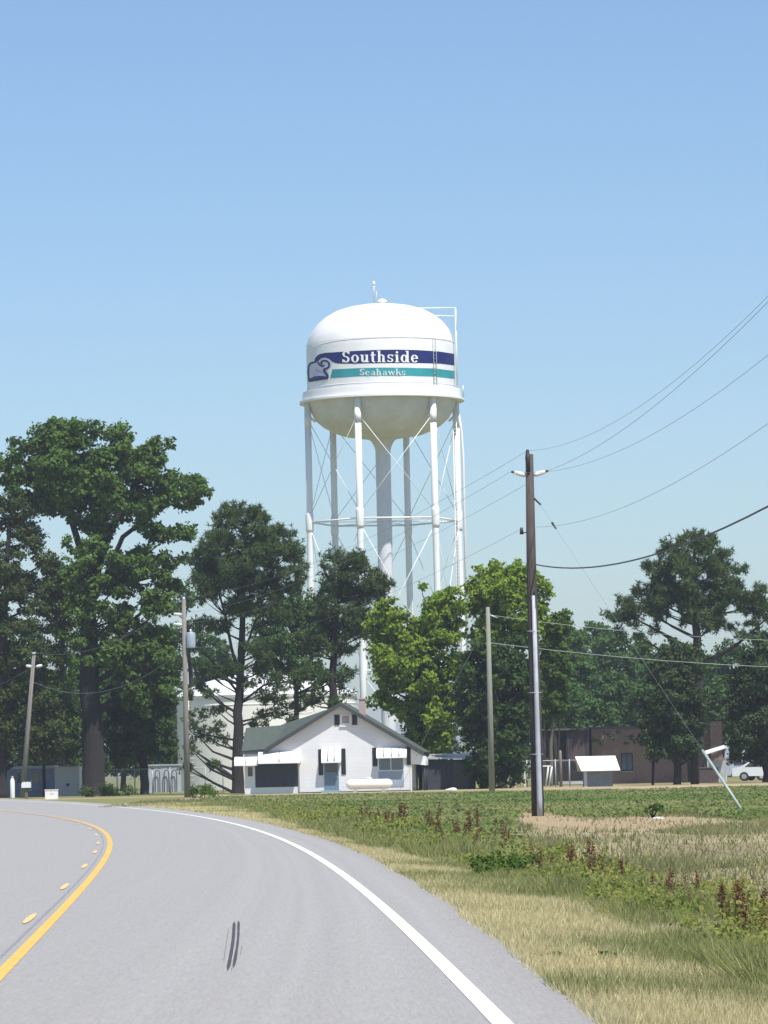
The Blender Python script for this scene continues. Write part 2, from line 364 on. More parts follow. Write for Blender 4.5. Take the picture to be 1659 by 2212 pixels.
def mulc(a_, b_, nm_=None):
    mm = n.new('ShaderNodeMix'); mm.data_type = 'RGBA'; mm.blend_type = 'MULTIPLY'; mm.inputs[0].default_value = 1; L.new(a_, mm.inputs[6]); L.new(b_, mm.inputs[7]); return mm.outputs[2]
ln = n.new('ShaderNodeAttribute'); ln.attribute_name = 'lane'; sx = n.new('ShaderNodeSeparateXYZ'); L.new(ln.outputs['Vector'], sx.inputs[0])
mpl = n.new('ShaderNodeMapping'); mpl.inputs['Scale'].default_value = (3.2, .035, 1); L.new(ln.outputs['Vector'], mpl.inputs[0]); L.new(mpl.outputs[0], nb_.inputs[0])
wr = n.new('ShaderNodeValToRGB'); mrr = n.new('ShaderNodeMapRange'); mrr.inputs[1].default_value = -8.6; mrr.inputs[2].default_value = 0; L.new(sx.outputs[0], mrr.inputs[0]); L.new(mrr.outputs[0], wr.inputs[0])
el = wr.color_ramp.elements; el[0].position = 0; el[0].color = (.97, .97, .97, 1); el[1].position = 1; el[1].color = (.90, .88, .88, 1)
for p_, v_ in ((.16, .96), (.26, 1.01), (.36, .965), (.46, 1.0), (.49, .96), (.52, 1.01), (.60, .955), (.70, 1.02), (.80, .955), (.88, 1.0), (.93, .96)):
    e_ = el.new(p_); e_.color = (v_, v_, v_, 1)
mpg = n.new('ShaderNodeMapping'); mpg.inputs['Scale'].default_value = (22, 1.6, 1); L.new(ln.outputs['Vector'], mpg.inputs[0]); nc_ = n.new('ShaderNodeTexNoise'); nc_.inputs['Scale'].default_value = 1; nc_.inputs['Detail'].default_value = 6; nc_.inputs['Roughness'].default_value = .75; L.new(mpg.outputs[0], nc_.inputs[0]); r3 = n.new('ShaderNodeValToRGB'); r3.color_ramp.elements[0].position = .35; r3.color_ramp.elements[0].color = (.88, .88, .88, 1); r3.color_ramp.elements[1].position = .65; r3.color_ramp.elements[1].color = (1.09, 1.09, 1.08, 1); L.new(nc_.outputs['Fac'], r3.inputs[0])
L.new(mulc(mulc(mulc(r1.outputs[0], r2.outputs[0]), wr.outputs[0]), r3.outputs[0]), b.inputs['Base Color'])
bp = n.new('ShaderNodeBump'); bp.inputs['Strength'].default_value = .5; bp.inputs['Distance'].default_value = .01; L.new(na.outputs['Fac'], bp.inputs['Height']); L.new(bp.outputs[0], b.inputs['Normal'])
def ribbon(A, B, z, skirt=0.0):
    m = min(len(A), len(B)); mb = MB(); vs = []
    for i in range(m): vs += [(A[i][0], A[i][1], z), (B[i][0], B[i][1], z)]
    mb.add(vs, [(2*i, 2*i+2, 2*i+3, 2*i+1)[::-1] for i in range(m-1)])
    if skirt:
        for P in (A, B):
            vs = []
            for i in range(m): vs += [(P[i][0], P[i][1], z), (P[i][0], P[i][1], z-skirt)]
            mb.add(vs, [(2*i, 2*i+2, 2*i+3, 2*i+1) for i in range(m-1)])
    return mb
def resample(P, n):
    d = np.r_[0, np.cumsum(np.linalg.norm(np.diff(P, axis=0), axis=1))]; s = np.linspace(0, d[-1], n); return np.stack([np.interp(s, d, P[:, 0]), np.interp(s, d, P[:, 1])], 1)
RZ = 0.03
eR = edgeR.copy(); wob = np.array([nz(np.array([p[1]]), np.array([0.]), 5.0, 9)[0]-.5 for p in eR])*.09; eR[:, 0] += wob
_rA, _rB = resample(edgeL, 260), resample(eR, 260); road = ribbon(_rA, _rB, RZ, .12).build('road', asph)
_w = np.linalg.norm(_rB-_rA, axis=1); _s = np.r_[0, np.cumsum(np.linalg.norm(np.diff(_rB, axis=0), axis=1))]; _uv = np.zeros((260*6, 3)); _uv[0:520:2, 1] = _s; _uv[1:520:2, 1] = _s; _uv[0:520:2, 0] = -_w
_at = road.data.attributes.new('lane', 'FLOAT_VECTOR', 'POINT'); _at.data.foreach_set('vector', _uv[:len(road.data.vertices)].astype(np.float32).ravel())
tag(road, 'two lane worn grey asphalt road bending left', kind='structure')
mat('road_paint_white', (.60, .60, .58), .6, scale=22, stain=(.88, .88, .87), detail=9); mat('road_paint_yellow', (.55, .33, .08), .6, scale=20, stain=(.86, .50, .09), detail=9)
mat('faded_yellow_paint', (.52, .42, .22), .7, scale=10, stain=(.70, .52, .2)); mat('tyre_rubber_mark', (.03, .03, .035), .9, scale=30, stain=(.07, .07, .075)); mat('asphalt_seam', (.20, .20, .21), .9, scale=8, stain=(.28, .28, .29))
ribbon(offset(white, -.062), offset(white, .062), RZ+.004).build('edge_line', 'road_paint_white', road)
ribbon(offset(yellow, -.052), offset(yellow, .052), RZ+.004).build('centre_line', 'road_paint_yellow', road)
ribbon(offset(yellow, -.155), offset(yellow, -.125), RZ+.004).build('asphalt_seam', 'asphalt_seam', road)
yd = np.r_[0, np.cumsum(np.linalg.norm(np.diff(yellow, axis=0), axis=1))]
for i, yc in enumerate([30.8, 42.7, 54.2, 65.6, 77.2, 89, 101, 113, 125, 137]):
    k = np.searchsorted(yellow[:, 1], yc) if i else np.searchsorted(yellow[:, 1], yc)
    s0 = yd[min(k, len(yd)-1)]; ss = np.linspace(s0-1.5, s0+1.5, 7); c = np.stack([np.interp(ss, yd, yellow[:, 0]), np.interp(ss, yd, yellow[:, 1])], 1)
    wv = np.array([.012, .032, .038, .04, .038, .032, .012])[:, None]; t = np.gradient(c, axis=0); t /= np.linalg.norm(t, axis=1, keepdims=True); nn = np.stack([t[:, 1], -t[:, 0]], 1); c = c-nn*.25
    ribbon(c-nn*wv, c+nn*wv, RZ+.008).build('lane_dash', 'faded_yellow_paint', road)
def mark(p0, p1, wpx, bend=0):
    a = gp(*p0)[:2]; c = gp(*p1)[:2]; N = 14; P = np.array([a+(c-a)*i/N for i in range(N+1)]); P[:, 0] += bend*np.sin(np.linspace(0, math.pi, N+1))
    wd = wpx*np.array([.15]+[1-.25*random.random() for _ in range(N-1)]+[.15])[:, None]; nn = np.array([[1, 0]])
    return ribbon(P-nn*wd, P+nn*wd, RZ+.004)
for p0, p1, wd, bd in (((492, 2106), (506, 1998), .015, .012), ((505, 2100), (515.5, 1996), .012, .012), ((483, 2088), (494, 2012), .002, .0), ((500, 2108), (509, 2060), .002, 0), ((519, 2072), (523, 2050), .002, 0)):
    mark(p0, p1, wd, bd).build('tyre_mark', 'tyre_rubber_mark', road)

# ---------------------------------------------------------------- water tower
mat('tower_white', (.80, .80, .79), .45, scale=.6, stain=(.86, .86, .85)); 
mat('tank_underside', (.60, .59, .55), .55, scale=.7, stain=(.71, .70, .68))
mat('tower_grey', (.62, .64, .67), .5, scale=.8, stain=(.70, .72, .75))
mat('navy_paint', (.006, .015, .11), .6, scale=1, stain=(.010, .022, .16), spec=.2); mat('teal_paint', (.015, .26, .30), .5, scale=1, stain=(.03, .33, .36))
mat('lilac_paint', (.50, .52, .66), .5, scale=1, stain=(.62, .63, .74)); mat('letter_white', (.84, .84, .84), .5, scale=1, stain=(.88, .88, .88)); mat('aged_white_paint', (.42, .62, .62), .5, scale=1.5, stain=(.80, .84, .82))
mat('galvanised', (.42, .43, .44), .5, scale=2, stain=(.55, .56, .57), metal=.3)
TY = 409.0; S = TY/F     # metres per picture unit
ctrp = at(838, 1640, TY); TX = ctrp[0]+.17; TZ = 0.0
tw = thing('water_tower', (TX, TY, 0), 'tall white water tower with domed tank, six legs and navy and teal bands', 'water tower')
RT = 163*S; zb = EYE+(1660-868)*S          # tank radius, balcony level
RTl = RT
q = S/(1.9518*1.8228)                        # one unit of the tank close-up in metres
yb = 1040; prof = [(0.01, 285), (150, 291), (250, 308), (345, 338), (425, 382), (485, 432), (530, 488), (558, 545), (571, 595), (575, 640), (575, 800), (575, 1030)]
dome = [(r*q, zb+(yb-y)*q) for r, y in prof][::-1]
MB().lathe(dome, 96).build('tank', 'tower_white', tw)
tank = [o for o in tw.children if o.name.startswith('tank')][0]
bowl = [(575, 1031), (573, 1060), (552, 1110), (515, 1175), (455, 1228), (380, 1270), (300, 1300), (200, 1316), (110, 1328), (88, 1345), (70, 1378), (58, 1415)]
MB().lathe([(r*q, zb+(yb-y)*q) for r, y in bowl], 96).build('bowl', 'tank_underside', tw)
ztop = zb+(yb-285)*q
MB().lathe([(58*q, zb+(yb-1413)*q), (57*q, 12), (57*q, -.1)], 32).build('riser_pipe', 'tower_grey', tw)
# balcony: floor ring, curb girder, thin rail
mb = MB(); ro = 636*q; mb.lathe([(575*q+.01, zb+.12), (ro, zb+.12), (ro, zb-.10), (575*q-.25, zb-.10)], 96)
bal = mb.build('balcony', 'tower_white', tw)
MB().lathe([(612*q, zb+.122), (612*q, zb+.62), (608*q, zb+1.02), (604*q, zb+1.02), (606*q, zb+.62), (606*q, zb+.122)], 96).build('parapet', 'tower_white', bal)
# panel seam rings in relief
for zz in (zb+1.25, zb+(yb-600)*q):
    MB().lathe([(575*q+.001, zz), (575*q+.02, zz+.02), (575*q+.02, zz+.06), (575*q+.001, zz+.08)], 96).build('seam', 'tower_white', tank)
# legs
leg_r = 25*q; RL = 164*S; ang = [R(-18.4+60*k) for k in range(6)]
LP = [(RL*math.sin(a), -RL*math.cos(a)) for a in ang]; zr = EYE+(1659-1127)*S; zr2 = EYE+(1659-1452)*S
for (x, y) in LP:
    mb = MB(); mb.tube([(x*1.03, y*1.03, -.1), (x*1.02, y*1.02, 10), (x, y, zr), (x, y, zb-.1)], leg_r, 16)
    for zc in (zr, zr2):
        mb.tube([(x*1.005, y*1.005, zc-1.0), (x*1.005, y*1.005, zc-.7), (x*1.005, y*1.005, zc+.7), (x*1.005, y*1.005, zc+1.0)], [leg_r*1.02, leg_r*1.22, leg_r*1.22, leg_r*1.02], 16)
    mb.tube([(x, y, zb-2.6), (x, y, zb-1.2)], leg_r*1.05, 16)
    lg = mb.build('leg', 'tower_white', tw)
    # bracket knob where the leg meets the bowl
    MB().tube([(x*.90, y*.90, zb-1.95), (x*.97, y*.97, zb-1.5)], [.10, .16], 8).build('bracket', 'tower_white', lg)
for k in range(6):
    (x0, y0), (x1, y1) = LP[k], LP[(k+1) % 6]
    for zc in (zr, zr2): MB().tube([(x0, y0, zc), (x1, y1, zc)], .085, 8).build('strut', 'tower_white', tw)
    for za, zc in ((zr+.55, zb-1.7), (zr2+.5, zr-.55), (.3, zr2-.5)):
        for e0, e1 in (((x0, y0, za), (x1, y1, zc)), ((x1, y1, za), (x0, y0, zc))):
            MB().tube([e0, e1], .034, 6).build('tie_rod', 'tower_white', tw)
for k in range(6):   # rods from the ring to the riser
    x, y = LP[k]; MB().tube([(x, y, zr), (0, 0, zr)], .035, 6).build('spoke_rod', 'tower_white', tw)
# vent, finial and obstruction light on the dome
mb = MB(); mb.lathe([(.28, ztop-.05), (.28, ztop+.25), (.5, ztop+.28), (.42, ztop+.42), (.02, ztop+.6)], 20, (.25, 0, 0)); mb.build('vent', 'tower_white', tw)
mb = MB(); mb.tube([(-.55, 0, ztop-.1), (-.55, 0, ztop+2.0)], .07, 8); mb.tube([(-.3, -.2, ztop-.1), (-.3, -.2, ztop+1.3)], .05, 8)
mb.tube([(-.85, 0, ztop+1.75), (-.25, 0, ztop+1.75)], .035, 6); mb.tube([(-.55, 0, ztop+1.5), (-.15, -.1, ztop+1.3)], .03, 6)
ant = mb.build('antenna_mast', 'galvanised', tw); MB().lathe([(.02, ztop+2.0), (.13, ztop+2.03), (.13, ztop+2.25), (.02, ztop+2.35)], 12, (-.55, 0, 0)).build('warning_light', 'letter_white', ant)
# roof ladder with safety frame and the ladder down the tank
def ladder(parent, name, a0, a1, w_, rail, step=.35, m='tower_white'):
    a0 = Vector(a0); a1 = Vector(a1); d = a1-a0; side = Vector(w_); mb = MB()
    mb.tube([a0-side, a1-side], rail, 6); mb.tube([a0+side, a1+side], rail, 6); nr = int(d.length/step)
    for i in range(1, nr): p = a0+d*i/nr; mb.tube([p-side, p+side], rail*.5, 5)
    return mb.build(name, m, parent)
fx = (1375-800)*q+.42; a_r = R(75)
px_, py_ = (575*q+.34)*math.sin(a_r), -(575*q+.34)*math.cos(a_r)
sdv = (.14*math.cos(a_r), .14*math.sin(a_r), 0)
ladder(tw, 'side_ladder', (px_, py_, zb+.12), (px_, py_, zb+(yb-345)*q), sdv, .04)
mb = MB(); zt = zb+(yb-340)*q; rr = 268*q
mb.tube([(rr*math.sin(a_r), -rr*math.cos(a_r), zb+(yb-325)*q), (px_, py_, zt)], .05, 8); mb.tube([(px_, py_, zt), (px_, py_, zb+(yb-520)*q)], .06, 8)
rb = 400*q; mb.tube([(rb*math.sin(a_r), -rb*math.cos(a_r), zb+(yb-388)*q), (px_, py_, zb+(yb-405)*q)], .045, 8); mb.build('ladder_frame', 'tower_white', tw)
a_m = R(45); rm = 575*q+.1; sm = (.2*math.cos(a_m), .2*math.sin(a_m), 0)
ladder(tw, 'tank_ladder', (rm*math.sin(a_m), -rm*math.cos(a_m), zb+.12), (rm*math.sin(a_m), -rm*math.cos(a_m), zb+(yb-560)*q), sm, .028, m='galvanised')
xo, yo = LP[1][0]*1.02, LP[1][1]
a_o = R(84); xo, yo = 1.06*RL*math.sin(a_o), -1.06*RL*math.cos(a_o)
MB().tube([(xo, yo, -.1), (xo, yo, zb-5.5), (xo*.985, yo, zb-3), (xo*.93, yo, zb-.1)], .13, 10).build('overflow_pipe', 'tower_white', tw)
ladder(tw, 'leg_ladder', (xo-.75, yo-.2, 2.5), (xo-.75, yo-.2, zb-.1), (.16, 0, 0), .045)
MB().tube([(ro*.985, -1, zb+.1), (ro*.985, -1, zb+1.35)], .07, 8).build('balcony_antenna', 'galvanised', bal)
# painted bands, words and emblem: sheets laid on the curved wall, drawn in units of the band close-up
k2 = 2.37*1.8228; RZ2 = 163*k2; zxc = 851.0
def wall_uv(zx, zy):
    s_ = max(-.9985, min(.9985, (zx-zxc)/RZ2)); ph = math.asin(s_)
    yy = zy-72.6*(1-math.cos(ph))+.0218*(zx-zxc); py = (yy/2.37+1340)/1.8228
    return ph, EYE+(1658.5-py)*(TY-163*S)/F
def lay(polys, name, m, parent, lift):
    bm = bmesh.new()
    for li, poly in enumerate(polys):
        vs = [bm.verts.new((x, y, -(li%40)*.001)) for x, y in poly]
        try: bm.faces.new(vs)
        except ValueError: pass
    bmesh.ops.triangulate(bm, faces=bm.faces[:])
    xs = [v.co.x for v in bm.verts]; x = math.floor(min(xs)/12)*12+12
    while x < max(xs):
        bmesh.ops.bisect_plane(bm, geom=bm.verts[:]+bm.edges[:]+bm.faces[:], plane_co=(x, 0, 0), plane_no=(1, 0, 0), dist=1e-5); x += 12
    for v in bm.verts:
        ph, z = wall_uv(v.co.x, v.co.y); r = 575*q+lift-v.co.z; v.co = (r*math.sin(ph), -r*math.cos(ph), z)
    bm.normal_update()
    for f in bm.faces:
        c = f.calc_center_median()
        if f.normal.x*c.x+f.normal.y*c.y < 0: f.normal_flip()
    me = bpy.data.meshes.new(name); bm.to_mesh(me); bm.free(); return link(name, me, m, parent)
def lerp_pts(P, xs): return [(x, float(np.interp(x, [p[0] for p in P], [p[1] for p in P]))) for x in xs]
xsr = list(range(460, 1541, 40))
topb = [(250, 138), (280, 117), (330, 106), (450, 98), (600, 88), (800, 78), (1000, 75), (1200, 80), (1400, 93), (1545, 118)]
botb = [(400, 190), (450, 207), (600, 207), (800, 203), (1000, 201), (1200, 202), (1400, 208), (1545, 228)]
navy = [(228, 190), (233, 163), (250, 138), (280, 117), (330, 106)]+lerp_pts(topb, [400]+xsr)+lerp_pts(botb, xsr[::-1])+[(430, 203), (400, 190), (370, 165), (330, 150), (295, 158), (262, 186), (245, 200)]
lay([navy], 'navy_band', 'navy_paint', tank, .012)
topt = [(395, 262), (640, 249), (850, 244), (1100, 246), (1350, 253), (1545, 280)]; bott = [(375, 345), (640, 326), (850, 320), (1100, 322), (1350, 331), (1545, 356)]
lay([lerp_pts(topt, [395, 440]+xsr[1:])+lerp_pts(bott, xsr[::-1]+[420, 375])], 'teal_band', 'teal_paint', tank, .012)
def stroke(P, w0):
    out = []; n_ = len(P)
    for i in range(n_-1):
        a_ = np.array(P[i], float); b_ = np.array(P[i+1], float); t_ = (b_-a_)/(np.linalg.norm(b_-a_)+1e-9); nn = np.array([-t_[1], t_[0]])
        ww = w0/2; out.append([tuple(a_-t_*ww*.3+nn*ww), tuple(b_+t_*ww*.3+nn*ww), tuple(b_+t_*ww*.3-nn*ww), tuple(a_-t_*ww*.3-nn*ww)])
    return out
# head emblem
lay([[(172, 372), (166, 300), (168, 240), (185, 214), (232, 200), (262, 186), (295, 158), (330, 150), (372, 168), (392, 200), (385, 245), (352, 262), (362, 300), (355, 335), (345, 350), (240, 372)]], 'emblem_face', 'lilac_paint', tank, .008)
em = stroke([(236, 192), (190, 206), (172, 232), (166, 270), (166, 320), (172, 376)], 18)+stroke([(300, 218), (292, 196), (312, 180), (342, 180), (366, 200), (370, 228), (352, 250), (326, 258)], 17)+stroke([(326, 258), (318, 276), (336, 300), (352, 322), (346, 350)], 22)+stroke([(262, 196), (282, 224), (306, 236), (324, 224)], 15)
em += [[(172, 386), (345, 356), (350, 332), (300, 324), (258, 326), (222, 332), (196, 345), (172, 356)]]
lay(em, 'emblem_outline', 'navy_paint', tank, .016)
lay(stroke([(238, 262), (262, 282), (300, 292)], 4), 'beak_line', 'navy_paint', tank, .03)
def arc(cx, cy, rx, ry, a0, a1, tx, ty, n_=10):
    out = []
    for i in range(n_):
        p = []
        for a_, ro_ in ((a0+(a1-a0)*i/n_, 1), (a0+(a1-a0)*(i+1)/n_, 1), (a0+(a1-a0)*(i+1)/n_, 0), (a0+(a1-a0)*i/n_, 0)):
            ax = math.radians(a_); ex = rx if ro_ else rx-tx; ey = ry if ro_ else ry-ty
            p.append((cx+ex*math.cos(ax), cy+ey*math.sin(ax)))
        out.append(p)
    return out
def rc(x0, x1, y0, y1): return [[(x0, y0), (x1, y0), (x1, y1), (x0, y1)]]
T_ = .17; H_ = .07
def gS(s=1.0, w_=.58):
    o = arc(w_/2, .735, w_/2-.02, .275, 15, 270, T_*1.0, .09)+arc(w_/2, .275, w_/2-.02, .275, 90, -165, T_*1.0, .09)+rc(w_-.1, w_-.02, .72, .98)+rc(.02, .1, .03, .3)
    return [[(x*(s if s == 1 else .74), y*s) for x, y in p] for p in o]
GL = {
 'S': (gS(), .62), 's': (gS(.67, .62), .50),
 'o': (arc(.29, .33, .29, .345, 0, 360, T_, H_, 18), .62),
 'u': (rc(.06, .06+T_, .18, .66)+rc(-.02, .06, .60, .66)+arc(.275, .2, .215, .21, 180, 360, T_, H_)+rc(.40, .40+T_, .0, .66)+rc(.33, .40, .60, .66)+rc(.57, .65, 0, .06), .68),
 't': (rc(.1, .1+T_, .16, .9)+rc(0, .1, .59, .66)+rc(.27, .42, .59, .66)+arc(.3, .18, .2, .2, 180, 300, T_, H_), .46),
 'h': (rc(.06, .06+T_, 0, 1.0)+rc(-.02, .06, .94, 1.0)+rc(-.02, .06, 0, .06)+rc(.23, .29, 0, .06)+arc(.315, .46, .225, .21, 0, 160, T_, H_)+rc(.37, .54, 0, .46)+rc(.54, .62, 0, .06), .68),
 'i': (rc(.08, .08+T_, 0, .66)+rc(0, .08, .60, .66)+rc(0, .08, 0, .06)+rc(.25, .33, 0, .06)+arc(.165, .86, .1, .1, 0, 360, .1, .1, 8), .38),
 'd': (arc(.26, .33, .26, .345, 0, 360, T_, H_, 18)+rc(.44, .44+T_-.02, 0, 1.0)+rc(.36, .44, .94, 1.0)+rc(.59, .66, 0, .06), .70),
 'e': (arc(.27, .33, .27, .345, 0, 325, T_, H_, 18)+rc(.16, .44, .32, .38), .58),
 'a': (arc(.25, .2, .23, .21, 0, 360, T_*.9, H_, 14)+rc(.38, .53, 0, .48)+arc(.27, .45, .26, .21, 0, 150, T_*.9, H_)+rc(.53, .6, 0, .06), .62),
 'w': ([[(0, .66), (.18, .66), (.34, 0), (.22, 0)], [(.34, .66), (.42, .66), (.30, 0), (.22, 0)], [(.34, .66), (.5, .66), (.66, 0), (.54, 0)], [(.74, .66), (.84, .66), (.64, 0), (.56, 0)]], .86),
 'k': (rc(.06, .06+T_, 0, 1.0)+rc(-.02, .06, .94, 1.0)+rc(-.02, .06, 0, .06)+[[(.23, .3), (.23, .38), (.48, .66), (.6, .66)], [(.3, .4), (.42, .5), (.66, 0), (.46, 0)]], .66)}
def words(txt, x0, x1, base_f, h, name, m, lift):
    tot = sum(GL[c][1] for c in txt)+.06*(len(txt)-1); sx = (x1-x0)/tot; x = x0; polys = []
    for c in txt:
        for p in GL[c][0]:
            polys.append([(x+u*sx, base_f(x+u*sx)-v*h) for u, v in p])
        x += (GL[c][1]+.06)*sx
    return lay(polys, name, m, tank, lift)
words('Southside', 492, 1200, lambda x: 202-8*math.exp(-((x-850)/400)**2)-1, 108, 'lettering', 'letter_white', .03)
words('Seahawks', 652, 1078, lambda x: 317, 62, 'lettering', 'aged_white_paint', .03)

# ---------------------------------------------------------------- ground storage tank
mat('cream_steel', (.84, .82, .74), .5, scale=.5, stain=(.87, .85, .78)); mat('white_roof_metal', (.80, .80, .77), .4, scale=.6, stain=(.84, .84, .82))
GY = 345.0; sg = GY/F; gb = base(578, 1690, GY); gt = thing('storage_tank', gb, 'squat cream water storage tank with white domed roof behind the pines', 'tank')
rg = 193*sg; zw = (1690-1492)*sg; 
MB().lathe([(rg, -.1), (rg, zw*.9), (rg+.03, zw*.9+.02), (rg+.03, zw*.9+.1), (rg, zw*.9+.12), (rg, zw)], 72).build('wall', 'cream_steel', gt)
rf = MB().lathe([(rg+.1, zw-.15), (rg+.16, zw+.1), (rg*.93, zw+.55), (rg*.75, zw+1.15), (rg*.5, zw+1.65), (rg*.25, zw+1.95), (.02, zw+2.05)], 72).build('roof', 'white_roof_metal', gt)
MB().lathe([(.5, zw+1.6), (.5, zw+2.35), (.62, zw+2.35), (.62, zw+2.55), (.02, zw+2.65)], 20, (-.9, -1.5, 0)).build('roof_vent', 'white_roof_metal', rf)
ladder(gt, 'ladder', (rg*math.sin(-.95), -rg*math.cos(.95)-.15, .5), (rg*math.sin(-.95), -rg*math.cos(.95)-.15, zw+.4), (.2, 0, 0), .04, m='white_roof_metal')

# ---------------------------------------------------------------- house
mat('white_siding', (.70, .70, .72), .6, scale=1.2, stain=(.76, .76, .78), bump=.25, wave=('Z', 1.3, 1)); mat('white_trim', (.76, .76, .76), .5, scale=4, stain=(.8, .8, .8))
mat('green_shingle', (.05, .068, .056), .9, scale=6, stain=(.085, .105, .088), bump=.4); mat('dark_fascia', (.045, .052, .06), .7); mat('shutter_black', (.018, .02, .024), .5)
mat('screen_dark', (.012, .016, .028), .35, scale=5, stain=(.022, .028, .04)); mat('door_blue', (.12, .19, .25), .5, scale=3, stain=(.15, .22, .28)); mat('glass_dark', (.03, .045, .06), .08, spec=.8); mat('glass_blue', (.10, .15, .20), .12, spec=.8)
mat('panel_bluegrey', (.28, .34, .42), .5, scale=2, stain=(.34, .40, .48)); mat('brick_pink', (.36, .25, .23), .9, scale=9, stain=(.50, .40, .37)); mat('awning_white', (.80, .81, .80), .4, scale=2, stain=(.84, .85, .84)); mat('awning_rib', (.26, .28, .30), .5)
HY = 268.0; hb = base((850+919/1.8433)/1.8228, 1711, HY)
hs = thing('white_house', hb, 'small white sided house with green shingle gable roof, black shutters and metal awnings', 'house', rz=R(-3))
D = 9.0
MB().prism([(-2.75, -.1), (4.45, -.1), (4.45, 2.95), (0, 5.55), (-4.75, 2.75), (-4.75, 2.5), (-2.75, 2.5)], 0, D).build('wall', 'white_siding', hs)
wall = hs.children[0]
pw = MB(); pw.box(-6.3, -6.18, .25, 6.5, -.1, 2.6); pw.box(-6.3, -5.62, .2, .32, -.1, 2.6); pw.box(-5.62, -2.75, .2, .32, -.1, .42); pw.box(-5.62, -2.75, .2, .32, 2.0, 2.6); pw.box(-2.86, -2.75, .19, .33, .42, 2.0); pw.box(-6.3, -2.75, 6.4, 6.5, -.1, 2.6)
porch = pw.build('porch', 'white_siding', hs); MB().box(-5.60, -2.88, .26, .3, .42, 1.99).build('insect_screen', 'screen_dark', porch)
for x in (-4.7, -3.8): MB().box(x-.02, x+.02, .235, .259, .42, 1.99).build('screen_mullion', 'dark_fascia', porch)
MB().box(-6.08, -5.78, .17, .199, 1.15, 1.75).build('porch_window', 'glass_dark', porch)
# roof
bm = bmesh.new(); A = (0, -.45, 5.72); rk = [(-4.98, -.45, 2.82), (-5.95, .0, 2.70), (-6.5, 4.3, 4.28), (-4.5, 4.3, 4.36), (0, 6.5, 5.72), (0, D+.3, 5.72), (5.35, D+.3, 2.42), (5.35, -.45, 2.42), (-5.95, 8.2, 2.6), (-4.98, D+.3, 2.82)]
def slab(name, face, th, m, parent):
    b_ = MB(); n_ = len(face); f = [Vector(p) for p in face]; nn = (f[1]-f[0]).cross(f[2]-f[0]).normalized()
    if nn.z < 0: nn = -nn
    vs = [p+nn*th/2 for p in f]+[p-nn*th/2 for p in f]; b_.add(vs, [tuple(range(n_)), tuple(range(2*n_-1, n_-1, -1))]+[(i, i+n_, (i+1) % n_+n_, (i+1) % n_) for i in range(n_)])
    return b_
bm.free(); rb_ = MB()
def slabs(faces, th):
    b_ = MB()
    for k_, face in enumerate(faces):
        s_ = slab('', face, th+.006*k_, None, None); b_.add(s_.v, s_.f)
    return b_
roof = slabs([[A, (0, D+.3, 5.72), (5.3, D+.3, 2.45), (5.3, -.45, 2.45)], [A, (0, D+.3, 5.72), (-4.98, D+.3, 2.82), (-4.98, -.45, 2.82)],
              [(-4.9, .0, 2.84), (-6.45, .0, 2.74), (-6.5, 4.3, 4.26), (-4.2, 4.3, 4.38)], [(-4.2, 4.3, 4.38), (-6.5, 4.3, 4.26), (-6.45, 8.6, 2.74), (-4.9, 8.6, 2.84)],
              [(-4.9, .05, 2.86), (-4.2, 4.3, 4.40), (-.05, 6.2, 5.74), (-.05, 1.5, 5.74)]], .09).build('roof', 'green_shingle', hs)
mb = MB()
for (x0, z0), (x1, z1) in (((0, 5.70), (-5.0, 2.80)), ((0, 5.70), (5.32, 2.42))):
    mb.add([(x0, -.50, z0+.03), (x1, -.50, z1+.03), (x1, -.50, z1-.19), (x0, -.50, z0-.19), (x0, -.455, z0+.03), (x1, -.455, z1+.03), (x1, -.455, z1-.19), (x0, -.455, z0-.19)], [(0, 1, 2, 3), (7, 6, 5, 4), (0, 4, 5, 1), (3, 2, 6, 7), (0, 3, 7, 4), (1, 5, 6, 2)])
mb.box(-6.5, -4.95, -.06, -.01, 2.58, 2.74); mb.build('fascia', 'dark_fascia', roof)
MB().box(-5.0, 5.3, -.44, -.02, 2.36, 2.40).v  # (soffit left open)
MB().prism([(-6.3, 2.6), (-4.95, 2.6), (-4.95, 2.75)], .3, 6.4).build('eave_board', 'white_trim', roof)
ch = MB(); ch.box(1.0, 1.40, 3.0, 3.5, 4.4, 5.98); ch.box(.96, 1.44, 2.95, 3.55, 5.98, 6.07); ch.build('chimney', 'brick_pink', roof)
def awning(x0, x1, z0, z1, out, name='awning', ribs=3, y=-.0):
    N = 6; b_ = MB(); pr = []
    for i in range(N+1):
        u = i/N; a_ = u*math.pi/2; pr.append((y-.03-out*math.sin(a_), z0+(z1-z0)*math.cos(a_)))
    vs = [(x0, p, z) for p, z in pr]+[(x1, p, z) for p, z in pr]+[(x0, p+.02, z-.03) for p, z in pr]+[(x1, p+.02, z-.03) for p, z in pr]; m_ = N+1
    fs = [(i, i+1, m_+i+1, m_+i) for i in range(N)]+[(2*m_+i, 3*m_+i, 3*m_+i+1, 2*m_+i+1) for i in range(N)]
    b_.add(vs, fs); 
    for k_, x in ((0, x0), (1, x1)):      # cheeks
        b_.add([(x, y-.02, z1)]+[(x, p, z) for p, z in pr]+[(x, y-.02, z0)], [tuple(range(m_+2))])
    b_.box(x0, x1, y-.03-out-.012, y-.03-out+.01, z0-.1, z0)
    aw = b_.build(name, 'awning_white', hs)
    for i in range(1, ribs+1):
        x = x0+(x1-x0)*i/(ribs+1); MB().tube([(x, p-.012, z+.012) for p, z in pr], .03, 5).build('awning_rib', 'awning_rib', aw)
    return aw
